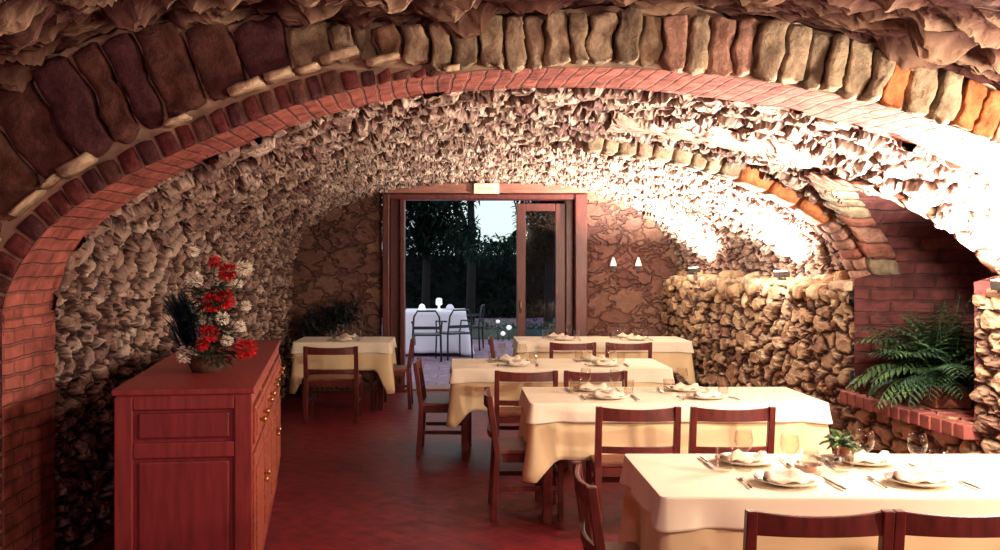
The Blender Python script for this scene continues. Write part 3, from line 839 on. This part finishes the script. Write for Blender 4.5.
def put(nm, T, u, v, rz, label, group, dz=0.0):
    cx, cy, L, W, z, r0 = T
    p = protos[nm]
    o = p[0] if not p[1] else p[0].copy()
    if p[1]: COL.objects.link(o)
    p[1] = True
    c, s_ = math.cos(r0), math.sin(r0)
    o.location = (cx+u*c-v*s_, cy+u*s_+v*c, z+dz); o.rotation_euler = (0, 0, rz+r0); o['label'] = label; o['group'] = group
    return o
def setting(T, u, side, desc, rnd, extras=True):
    """side -1 near, +1 far"""
    W = T[3]; v = side*(W/2-.20); f = 0 if side < 0 else PI
    j = lambda a: rnd.uniform(-a, a)
    sg = 1 if side < 0 else -1
    put('dinner_plate', T, u, v, j(1), 'white plate holding a napkin, ' + desc, 'dinner plates')
    put('napkin', T, u+j(.01), v+j(.01), f+j(.4), 'folded cream napkin lying on the plate, ' + desc, 'folded napkins', .008)
    put('dinner_fork', T, u-sg*.165, v+j(.01), f+j(.08), 'steel fork laid beside the plate, ' + desc, 'dinner forks')
    put('table_knife', T, u+sg*.165, v+j(.01), f+j(.08), 'steel knife laid beside the plate, ' + desc, 'table knives')
    put('wine_glass', T, u+sg*.06+j(.01), v-side*.155, 0, 'stemmed wine glass behind the plate, ' + desc, 'wine glasses')
    put('water_tumbler', T, u+sg*.145+j(.01), v-side*.165, 0, 'straight water tumbler behind the plate, ' + desc, 'water tumblers')

T1 = table(PX(663, 3.57), PX(663, 3.57)+1.86, 3.57, 4.38, R(-.3), 'frontmost table', 1, drop=.36, corner=.5)
T2 = table(PX(531, 5.99), PX(829, 5.99), 5.99, 6.79, 0, 'second table from the front', 2)
T3 = table(PX(452, 8.0), PX(672, 8.0), 8.0, 8.85, 0, 'third table from the front', 3)
T4 = table(PX(518, 10.8), PX(692, 10.8), 10.8, 11.6, 0, 'rearmost table by the end wall', 4)
T0 = table(PX(293, 10.7), PX(390, 10.7), 10.7, 11.55, 0, 'lone table beside the doorway', 5, drop=.30, corner=.55)
rnd = random.Random(3)
for T, d, us in ((T1, 'frontmost table', (PX(790, 3.77)-T1[0], PX(922, 3.77)-T1[0])), (T2, 'second table', (-.40, .22)), (T3, 'third table', (-.35, .40)), (T4, 'rearmost table', (-.42, .38))):
    for side, sd in ((-1, 'near side'), (1, 'far side')):
        for k, u in enumerate(us):
            uu_ = u if side < 0 else u-.05
            setting(T, uu_, side, '%s, %s, %s' % (d, sd, 'aisle end' if k == 0 else 'wall end'), rnd)
for side, sd in ((-1, 'near side'), (1, 'far side')):
    setting(T0, .0, side, 'lone table beside doorway, %s' % sd, rnd)
# table details on the frontmost table
def zt1(T): return T[4]
a = thing('ashtray', 'round pinkish ceramic ashtray in the middle of the frontmost table', 'ashtray', (PX(809, 3.98), 3.98, T1[4]))
mb = MB(); mb.lathe([(0, .0), (.05, 0), (.056, .004), (.058, .03), (.054, .034), (.049, .03), (.046, .010), (0, .008)], n=24); mb.build('dish', M['ash'], a, smooth=True)
for q in (0, 2.1, 4.2):
    mb = MB(); mb.box((.052*math.cos(q), .052*math.sin(q), .036), (.014, .012, .008), rz=q); mb.build('cigarette_rest', M['ash'], a)
a = thing('salt_shaker', 'small squat glass shaker right of the ashtray on the frontmost table', 'shaker', (PX(838, 3.98), 3.98, T1[4]))
mb = MB(); mb.lathe([(0, .001), (.022, .001), (.026, .012), (.024, .03), (.016, .042), (.0, .042)], n=16); mb.build('shaker_body', M['glass'], a, smooth=True)
mb = MB(); mb.lathe([(.0165, .040), (.017, .052), (.010, .06), (0, .061)], n=16); mb.build('cap', M['steel'], a, smooth=True)

# ------------------------------------------------------------------ chairs round the tables
hw = WD/2
def cX(px, Y): return PX(px, Y)
chair(cX(819, 3.28), 3.53, R(0), 'dark red wooden chair at frontmost table, near side, aisle end')
chair(cX(819, 3.28)+.50, 3.53, R(-1), 'dark red wooden chair at frontmost table, near side, cut by the picture edge')
chair(.76, 3.86, R(-90), 'dark wooden chair seen edge-on at the aisle end of the frontmost table')
chair(cX(637, 5.72), 5.93, R(0), 'dark red wooden chair at second table, near side, aisle end')
chair(cX(730, 5.72), 5.93, R(1), 'dark red wooden chair at second table, near side, wall end')
chair(.47, 6.36, R(-90), 'dark wooden chair at the aisle end of the second table')
chair(cX(526, 7.65), 7.87, R(0), 'dark red wooden chair at third table, near side, aisle end')
chair(cX(595, 7.65), 7.87, R(0), 'dark red wooden chair at third table, near side, wall end')
chair(-.07, 8.42, R(-92), 'dark wooden chair at the aisle end of the third table, whole side showing')
chair(cX(573, 10.4), 10.66, R(0), 'dark red wooden chair at rearmost table, near side, aisle end')
chair(cX(629, 10.4), 10.66, R(0), 'dark red wooden chair at rearmost table, near side, wall end')
chair(.66, 11.2, R(-90), 'dark wooden chair at the aisle end of the rearmost table')
c = chair(cX(331, 9.95), 10.15, R(1), 'dark wooden chair with its back to us at the lone table beside the doorway')
c.scale = (1.12, 1.05, 1)
chair(T0[0]+.51, 11.1, R(90), 'dark wooden chair at the doorway side of the lone table')

# ------------------------------------------------------------------ sideboard
ang = math.atan2(.38, 2.8)
sb = thing('sideboard', 'long dark red wooden sideboard with panelled end and drawers, by the left wall', 'sideboard', (-.91, 4.40, 0), ang)
SL, SW, SH = 2.82, .60, 1.05      # local: x from -SW..0, y 0..SL
mb = MB(); mb.box((-SW/2, SL/2, .05), (SW-.03, SL-.03, .10)); mb.build('plinth', M['sidewood2'], sb)
mb = MB(); mb.box((-SW/2, SL/2, .555), (SW-.05, SL-.05, .92)); mb.build('body', M['sidewood2'], sb)
mb = MB(); mb.box((-SW/2, SL/2, SH-.014), (SW+.02, SL+.02, .028)); mb.box((-SW/2, SL/2, SH-.037), (SW-.01, SL-.01, .02)); mb.build('top', M['sidewood'], sb, bevel=.006)
# end frame facing the camera
mb = MB(); y_ = .018
mb.box((-.04, y_, .555), (.08, .03, .92)); mb.box((-SW+.04, y_, .555), (.08, .03, .92))
mb.box((-SW/2, y_, .985), (SW-.16, .028, .06)); mb.box((-SW/2, y_, .775), (SW-.16, .028, .07)); mb.box((-SW/2, y_, .14), (SW-.16, .028, .10))
mb.build('end_frame', M['sidewood'], sb, bevel=.006)
mb = MB(); mb.box((-SW/2, .025, .883), (SW-.20, .03, .115)); mb.build('upper_end_panel', M['sidewood2'], sb, bevel=.01)
mb = MB(); mb.box((-SW/2, .025, .465), (SW-.20, .03, .52)); mb.build('lower_end_panel', M['sidewood2'], sb, bevel=.01)
# long side: four bays of drawer over door
nb = 4; bw_ = (SL-.1)/nb
fr = MB()
for i in range(nb+1): fr.box((-.018, .05+i*bw_, .555), (.03, .05, .92))
fr.box((-.018, SL/2, .985), (.03, SL-.06, .05)); fr.box((-.018, SL/2, .755), (.03, SL-.06, .035)); fr.box((-.018, SL/2, .12), (.03, SL-.06, .05))
fr.build('front_frame', M['sideorange'], sb, bevel=.004)
for i in range(nb):
    yc = .05+(i+.5)*bw_
    mb = MB(); mb.box((-.004, yc, .867), (.028, bw_-.07, .17)); mb.box((.012, yc, .867), (.012, bw_-.14, .11)); dr = mb.build('drawer', M['sideorange'], sb, bevel=.005)
    for s_ in (-.13, .13):
        mb = MB(); mb.lathe([(0, 0), (.008, .0), (.007, .012), (.016, .02), (.016, .028), (0, .034)], n=12)
        k = mb.build('knob', M['brass'], dr, smooth=True); k.location = (.016, yc+s_, .867); k.rotation_euler = (0, R(90), 0)
    mb = MB(); mb.box((-.006, yc, .44), (.024, bw_-.07, .58)); mb.box((.008, yc, .44), (.014, bw_-.19, .44)); dd = mb.build('door', M['sideorange'], sb, bevel=.005)
    mb = MB(); mb.lathe([(0, 0), (.008, .0), (.007, .012), (.016, .02), (.016, .028), (0, .034)], n=12)
    k = mb.build('knob', M['brass'], dd, smooth=True); k.location = (.006, yc+(bw_/2-.09)*(1 if i % 2 == 0 else -1), .50); k.rotation_euler = (0, R(90), 0)

# ------------------------------------------------------------------ plants
def leaf_blade(mb, p, d, L, w, droop, n=5, mi=0, curl=.3, up=Vector((0, 0, 1))):
    p = Vector(p); d = Vector(d).normalized()
    side = d.cross(up)
    if side.length < 1e-3: side = Vector((1, 0, 0))
    side.normalize(); vs = []; q = p.copy(); dd = d.copy()
    for i in range(n+1):
        t = i/n; ww = w*math.sin(PI*min(max(t*.93+.05, 0), 1))**.8
        cup = up*(.18*ww)
        vs += [q-side*ww/2+cup, q.copy(), q+side*ww/2+cup]
        dd = (dd+Vector((0, 0, -droop/n))).normalized(); q = q+dd*(L/n)
    fs = []
    for i in range(n):
        a_ = i*3; fs += [(a_, a_+1, a_+4, a_+3), (a_+1, a_+2, a_+5, a_+4)]
    mb.add(vs, fs, mi); return q
def fern(name, loc, label, nf, L, potr, poth, mats, seed, rise=.9, leafl=.07, rect=None):
    r_ = random.Random(seed)
    t = thing(name, label, 'plant', loc)
    mb = MB()
    if rect:
        mb.box((0, 0, poth/2), (rect[0], rect[1], poth), taper=1.08); mb.box((0, 0, poth-.012), (rect[0]*1.12, rect[1]*1.1, .03)); mb.build('planter', M['terra'], t, bevel=.008)
    else:
        mb.lathe([(0, 0), (potr*.7, 0), (potr*.95, poth*.8), (potr*1.05, poth*.8), (potr*1.05, poth), (potr*.9, poth), (potr*.88, poth*.9), (0, poth*.88)], n=18); mb.build('pot', M['terra'], t, smooth=False)
    mb = MB()
    for i in range(nf):
        a_ = r_.uniform(0, 2*PI); el = r_.uniform(.45, 1.5)*rise
        d = Vector((math.cos(a_)*math.cos(el), math.sin(a_)*math.cos(el), math.sin(el)))
        ll = L*r_.uniform(.65, 1.1); dr = r_.uniform(1.2, 2.5)
        bx = r_.uniform(-.4, .4)*(rect[0] if rect else potr); by = r_.uniform(-.4, .4)*(rect[1] if rect else potr)
        q = Vector((bx, by, poth*.9)); dd = d.copy(); path = [q.copy()]; n = 14; mi = r_.randrange(len(mats))
        for k in range(n):
            dd = (dd+Vector((0, 0, -dr/n*(.4+k/n)))).normalized(); q = q+dd*ll/n; path.append(q.copy())
            if q.z < .02: q.z = .02
            sd = dd.cross(Vector((0, 0, 1)))
            if sd.length < 1e-3: continue
            sd.normalize(); lw = leafl*math.sin(PI*min(.98, (k+1.2)/(n+1)))**.6
            for s2 in (-1, 1):
                leaf_blade(mb, q, sd*s2+dd*.55+Vector((0, 0, -.12)), lw, lw*.30, .4, n=2, mi=mi)
        mb.tube(path, .0022, 4, mi=mi, cap=False)
    mb.build('fronds', mats, t, smooth=False)
    return t
fern('potted_fern', (3.33, 6.78, NS), 'large green fern in a terracotta trough on the brick sill of the wall niche', 150, .58, .12, .15, [M['leaf'], M['leaf'], plain('fern_leaf_b', (.018, .05, .025), .55, .3, 9)], 11, rise=1.0, leafl=.12, rect=(.24, .48))
fern('small_potted_fern', (PX(842, 4.30), 4.30, T1[4]), 'small bright green fern on the far edge of the frontmost table', 34, .10, .035, .05, [M['leafpale'], M['leaf']], 5, leafl=.028)
# dark drooping plant behind the lone table
t = thing('potted_plant', 'large very dark leafy plant between the left wall and the lone table', 'plant', (-1.80, 12.0, 0))
mb = MB(); mb.lathe([(0, 0), (.12, 0), (.155, .26), (.165, .26), (.165, .31), (.14, .31), (.135, .28), (0, .27)], n=18); mb.build('pot', plain('black_pot', (.012, .01, .012), .5), t)
mb = MB(); r_ = random.Random(4)
for i in range(9):
    a_ = r_.uniform(0, 6.28); mb.tube([(0, 0, .27), (.04*math.cos(a_), .04*math.sin(a_), .6), (.10*math.cos(a_), .10*math.sin(a_), 1.0+r_.uniform(-.1, .1))], .009, 5)
mb.build('stems', M['darkleaf'], t)
mb = MB()
for i in range(620):
    if i < 420:
        u = r_.random(); cx_ = -.08+.66*u; cz = .84+.22*u+r_.gauss(0, .085); cy_ = min(.3, max(-.32, .15*u+r_.gauss(0, .11))); cx_ += r_.gauss(0, .05)
    else:
        cx_ = r_.uniform(-.12, .12); cy_ = r_.uniform(-.18, .2); cz = r_.uniform(.15, .95)
    d = Vector((r_.gauss(.1, 1), r_.gauss(0, 1), r_.gauss(-.1, .6)))
    leaf_blade(mb, (cx_, cy_, cz), d, r_.uniform(.08, .15), r_.uniform(.03, .05), .8, n=3)
mb.build('foliage', M['darkleaf'], t)

# ------------------------------------------------------------------ flower arrangement
fy = 5.06; fx = PX(206, fy)
fa = thing('flower_arrangement', 'arrangement of red and white carnations standing on the sideboard', 'flowers', (fx, fy, SH+.001))
mb = MB(); mb.lathe([(0, 0), (.07, 0), (.085, .03), (.10, .085), (.105, .09), (.095, .09), (.08, .04), (0, .03)], n=22); mb.build('basket', M['basket'], fa, smooth=True)
mb = MB(); r_ = random.Random(9)
def FP(px, py, dy=0): return Vector((PX(px, fy+dy)-fx, dy, PZ(py, fy+dy)-SH))
blooms = [(194, 280, .0, 'w', .038), (244, 269, -.02, 'w', .036), (228, 272, .03, 'r', .040), (212, 303, -.05, 'r', .045), (224, 300, -.03, 'r', .046), (206, 320, -.05, 'w', .028), (222, 319, -.07, 'w', .030), (209, 334, -.08, 'r', .042), (227, 341, -.08, 'w', .026), (246, 349, -.06, 'r', .046), (186, 355, -.05, 'w', .040), (240, 327, -.02, 'w', .026), (215, 262, .05, 'r', .026), (193, 252, .02, 'w', .026), (246, 306, .03, 'w', .024), (238, 284, .02, 'w', .022), (202, 345, -.10, 'r', .028)]
for (px, py, dy, c_, rr) in blooms:
    p = FP(px, py, dy); rr *= 1.3
    mb.tube([(r_.uniform(-.03, .03), r_.uniform(-.03, .03), .06), (p.x*.4, p.y*.4, .06+(p.z-.06)*.55), (p.x, p.y, p.z-rr*.4)], .003, 5)
    f = MB()
    for k in range(34):
        th = math.acos(1-1.75*(k+.5)/34); a_ = k*2.399
        d = Vector((math.sin(th)*math.cos(a_), math.sin(th)*math.sin(a_), math.cos(th)))
        w = rr*.75; tg = d.cross(Vector((0, 0, 1)));
        if tg.length < .01: tg = Vector((1, 0, 0))
        tg.normalize(); bt = d.cross(tg)
        base = d*rr*.35; vs = [base]; m_ = 6
        for q in range(m_+1):
            u = q/m_*2-1; rad = rr*(.95+.12*r_.uniform(-1, 1)+(.07 if q % 2 else -.04))
            vs.append(d*rad*(1-.10*u*u)+tg*u*w*.55+bt*rr*r_.uniform(.05, .3))
        f.add(vs, [(0, q+1, q+2) for q in range(m_)])
    o = f.build('bloom', M['whiteflower'] if c_ == 'w' else M['redflower'], fa); o.location = p
    o['label'] = 'cream white carnation bloom' if c_ == 'w' else 'red carnation bloom'
mb.build('stems', M['leaf'], fa)
mb = MB()
for i in range(330):
    a_ = r_.uniform(0, 6.28); h = r_.uniform(.05, .44); rad = r_.uniform(.02, .14)
    d = Vector((math.cos(a_), math.sin(a_), r_.uniform(-.2, 1.0)))
    leaf_blade(mb, (rad*math.cos(a_)*.7+.03, rad*math.sin(a_)*.7, h), d, r_.uniform(.05, .10), r_.uniform(.015, .03), .7, n=3)
mb.build('foliage', plain('dark_green_leaf', (.014, .035, .018), .5, .4, 9), fa)
mb = MB()
for i in range(60):
    a_ = r_.uniform(PI*.75, PI*1.35)
    d = Vector((math.cos(a_)*.45, math.sin(a_)*.3, r_.uniform(.7, 1.8)))
    leaf_blade(mb, (-.07+r_.uniform(-.06, .03), r_.uniform(.0, .08), r_.uniform(.04, .22)), d, r_.uniform(.16, .28), r_.uniform(.03, .055), .5, n=5)
mb.build('blade_leaves', M['blueleaf'], fa)

# ------------------------------------------------------------------ outside: terrace, table, chairs, trees
P = np.zeros((2, 2, 3)); P[0, 0] = (-14, YE+.3, -.01); P[1, 0] = (16, YE+.3, -.01); P[0, 1] = (-14, 40, -.01); P[1, 1] = (16, 40, -.01)
grid_obj('ground', P, P[..., :2].copy(), M['patio'], toward=(0, 20, 5), smooth=False)
gt = thing('garden_table', 'terrace table under a long white cloth, outside the doorway', 'table', (-.36, 17.9, 0))
mb = MB(); mb.lathe([(0, 0), (.25, 0), (.25, .03), (.04, .06), (.04, .74), (0, .74)], n=14); mb.build('pedestal', M['iron'], gt)
mb = MB(); mb.box((0, 0, .755), (1.08, 1.3, .03)); mb.build('table_top', M['iron'], gt)
cloth_mesh(1.1, 1.32, .775, .72, .74, 31, mat=M['whitecloth'], loc=(-.36, 17.9, 0), label='long white cloth over the terrace table outside', group=None, flare=.08, fold=.02)
def small(nm, cat, label, loc, fn, m, group=None):
    mb = MB(); fn(mb); o = mb.build(nm, m, smooth=True, loc=loc); tag(o, label, cat, group); return o
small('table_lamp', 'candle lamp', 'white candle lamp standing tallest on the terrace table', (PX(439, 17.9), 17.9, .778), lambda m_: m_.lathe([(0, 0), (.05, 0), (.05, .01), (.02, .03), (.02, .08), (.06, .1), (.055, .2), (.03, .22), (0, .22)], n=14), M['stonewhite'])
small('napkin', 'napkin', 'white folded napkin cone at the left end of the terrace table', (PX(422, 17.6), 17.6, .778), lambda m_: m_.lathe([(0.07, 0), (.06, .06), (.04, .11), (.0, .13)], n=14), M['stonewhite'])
small('napkin', 'napkin', 'white folded napkin beside the candle lamp on the terrace table', (PX(450, 18.1), 18.1, .778), lambda m_: m_.lathe([(0.08, 0), (.07, .05), (.04, .09), (.0, .1)], n=14), M['whitecloth'])
def garden_chair(loc, rz, label):
    t = thing('garden_chair', label, 'chair', loc, rz, 'dark metal terrace chairs')
    w = .24
    mb = MB(); mb.tube([(-w, -.22, 0), (-w+.01, -.20, .44), (-w+.03, -.24, .74), (-w+.09, -.25, .84), (w-.09, -.25, .84), (w-.03, -.24, .74), (w-.01, -.20, .44), (w, -.22, 0)], .016, 8); mb.build('back_frame', M['iron'], t, smooth=True)
    mb = MB(); mb.box((0, -.225, .56), (2*w-.04, .015, .05)); mb.build('back_slat', M['iron'], t)
    mb = MB(); mb.box((0, 0, .44), (2*w, .44, .03)); mb.build('seat', M['iron'], t, bevel=.01)
    for sx in (-1, 1):
        mb = MB(); mb.tube([(sx*w, .20, 0), (sx*(w-.01), .19, .44), (sx*(w+.01), .17, .64), (sx*(w+.01), -.2, .65)], .014, 8); mb.build('front_leg', M['iron'], t, smooth=True)
    return t
garden_chair((PX(427, 16.4), 16.4, 0), R(0), 'dark metal terrace chair with open square back, in front of the white table')
garden_chair((PX(449, 16.75)+.08, 16.75, 0), R(30), 'dark metal terrace chair turned sideways at the corner of the white table')
garden_chair((PX(470, 18.6), 18.6, 0), R(80), 'dark metal terrace chair at the far side of the white table')
# low clipped hedge, far hedge, trees
def leafmass(name, label, cat, boxf, n, size, mat, seed, parent=None, kind=None, loc=(0, 0, 0)):
    r2 = random.Random(seed); mb = MB()
    for i in range(n):
        p = boxf(r2); d = Vector((r2.gauss(0, 1), r2.gauss(0, 1), r2.gauss(0, .8)))
        leaf_blade(mb, p, d, size*r2.uniform(.6, 1.3), size*r2.uniform(.3, .6), .5, n=2)
    o = mb.build(name, mat, parent, loc=loc)
    if not parent: tag(o, label, cat, None, kind)
    return o
hd = thing('low_hedge', 'low clipped green hedge along the edge of the terrace', 'hedge', (2.0, 21.5, 0))
mb = MB(); mb.box((0, 0, .10), (5.0, .45, .2)); mb.build('base_kerb', plain('hedge_kerb', (.10, .12, .10), .9, .3, 4), hd)
leafmass('foliage', '', '', lambda q: (q.uniform(-2.5, 2.5), q.uniform(-.22, .22), q.uniform(.12, .36)), 2600, .09, plain('low_hedge_leaf', (.05, .11, .07), .6, .4, 3), 2, hd)
bh = thing('tall_hedge', 'tall very dark hedge closing the garden behind the terrace', 'hedge', (1, 30, 0))
mb = MB(); mb.box((0, .3, .95), (26, .8, 1.9)); mb.build('dense_core', M['bark'], bh)
leafmass('foliage', '', '', lambda q: (q.uniform(-5, 7), q.uniform(-.4, .2), q.uniform(0, 2.5)), 6500, .24, M['treeleaf'], 3, bh)
def tree(x, y, h, clusters, label, seed, n=2600, trunk=.11, size=.2):
    t = thing('tree', label, 'tree', (x, y, 0)); r2 = random.Random(seed)
    mb = MB(); mb.tube([(0, 0, 0), (.05, 0, h*.4), (0, .05, h*.8), (.05, 0, h)], [trunk, trunk*.85, trunk*.6, trunk*.4], 10)
    for (cx_, cz, rx, rz_) in clusters: mb.tube([(0, 0, cz*.6), (cx_*.5, 0, cz*.85), (cx_, 0, cz)], [trunk*.4, trunk*.25, .02], 6)
    mb.build('trunk', M['bark'], t, smooth=True)
    tot = sum(c[2]*c[3] for c in clusters)
    mb = MB()
    for (cx_, cz, rx, rz_) in clusters:
        for i in range(int(n*rx*rz_/tot)):
            while True:
                u, v, w = r2.uniform(-1, 1), r2.uniform(-1, 1), r2.uniform(-1, 1)
                if u*u+v*v+w*w < 1: break
            d = Vector((r2.gauss(0, 1), r2.gauss(0, 1), r2.gauss(0, .8)))
            leaf_blade(mb, (cx_+u*rx, v*1.0, cz+w*rz_), d, size*r2.uniform(.6, 1.3), size*r2.uniform(.3, .6), .5, n=2)
    mb.build('foliage', M['treeleaf'], t)
    return t
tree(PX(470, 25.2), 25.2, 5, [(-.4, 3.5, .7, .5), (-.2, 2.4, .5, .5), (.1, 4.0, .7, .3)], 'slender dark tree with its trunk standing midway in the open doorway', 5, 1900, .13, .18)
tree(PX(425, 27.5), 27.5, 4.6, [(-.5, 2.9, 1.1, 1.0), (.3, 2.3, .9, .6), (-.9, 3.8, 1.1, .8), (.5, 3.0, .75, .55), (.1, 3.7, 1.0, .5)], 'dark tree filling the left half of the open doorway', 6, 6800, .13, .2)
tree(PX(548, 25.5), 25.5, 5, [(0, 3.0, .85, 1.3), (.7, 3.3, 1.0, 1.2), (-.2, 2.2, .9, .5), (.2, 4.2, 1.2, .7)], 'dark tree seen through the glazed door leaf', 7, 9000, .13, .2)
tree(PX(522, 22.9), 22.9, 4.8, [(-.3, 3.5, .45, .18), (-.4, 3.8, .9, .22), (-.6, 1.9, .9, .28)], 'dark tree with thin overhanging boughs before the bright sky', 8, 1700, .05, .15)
for k, (px, py, w) in enumerate(((498, 321, .045), (509, 327, .06), (503, 333, .055))):
    yy_ = 20.9; z_ = PZ(py, yy_)
    t = thing('garden_lamp', ('pale globe lamp standing tallest before the low hedge', 'pale globe lamp before the low hedge, nearest the door leaf', 'pale globe lamp standing lowest before the hedge')[k], 'garden lamp', (PX(px, yy_), yy_, -.01), 0, 'small pale garden lamps')
    mb = MB(); mb.tube([(0, 0, 0), (0, 0, z_-w+.01)], .012, 8); mb.build('stake', M['iron'], t, smooth=True)
    mb = MB(); mb.lathe([(0, z_-w), (w*.7, z_-w*.6), (w, z_), (w*.7, z_+w*.6), (0, z_+w*.9)], n=12); mb.build('globe', M['stonewhite'], t, smooth=True)

# ------------------------------------------------------------------ world and remaining lights
w = bpy.data.worlds.new('world'); sc.world = w; w.use_nodes = True
nt = w.node_tree; bg = nt.nodes['Background']
bg.inputs[0].default_value = (.76, .93, .92, 1); bg.inputs[1].default_value = 1.0

def lamp(name, kind, loc, E, col, size=.1, rot=(0, 0, 0), **kw):
    l = bpy.data.lights.new(name, kind); l.energy = E; l.color = col
    if kind == 'AREA': l.size = size
    else: l.shadow_soft_size = size
    for k, v in kw.items(): setattr(l, k, v)
    o = bpy.data.objects.new(name, l); COL.objects.link(o); o.location = loc; o.rotation_euler = rot
    return o
# unseen lights added around the camera to brighten the near room
lamp('near_fill', 'POINT', (1.6, 1.2, 2.35), 105, (1, .70, .52), .12)  # added overhead fill without a fixture
lamp('table_fill', 'POINT', (2.75, 3.6, 1.95), 150, (1, .86, .68), .08)  # added out of frame to whiten the front tabletops
lamp('right_fill', 'POINT', (3.25, 2.7, 1.35), 170, (1, .74, .56), .08)  # unseen light from the right, brings out the near vault's ridges
lamp('pink_fill', 'POINT', (-1.4, .2, 2.0), 60, (1, .50, .58), .12)  # added pink fill that tints the shadows on the left stones
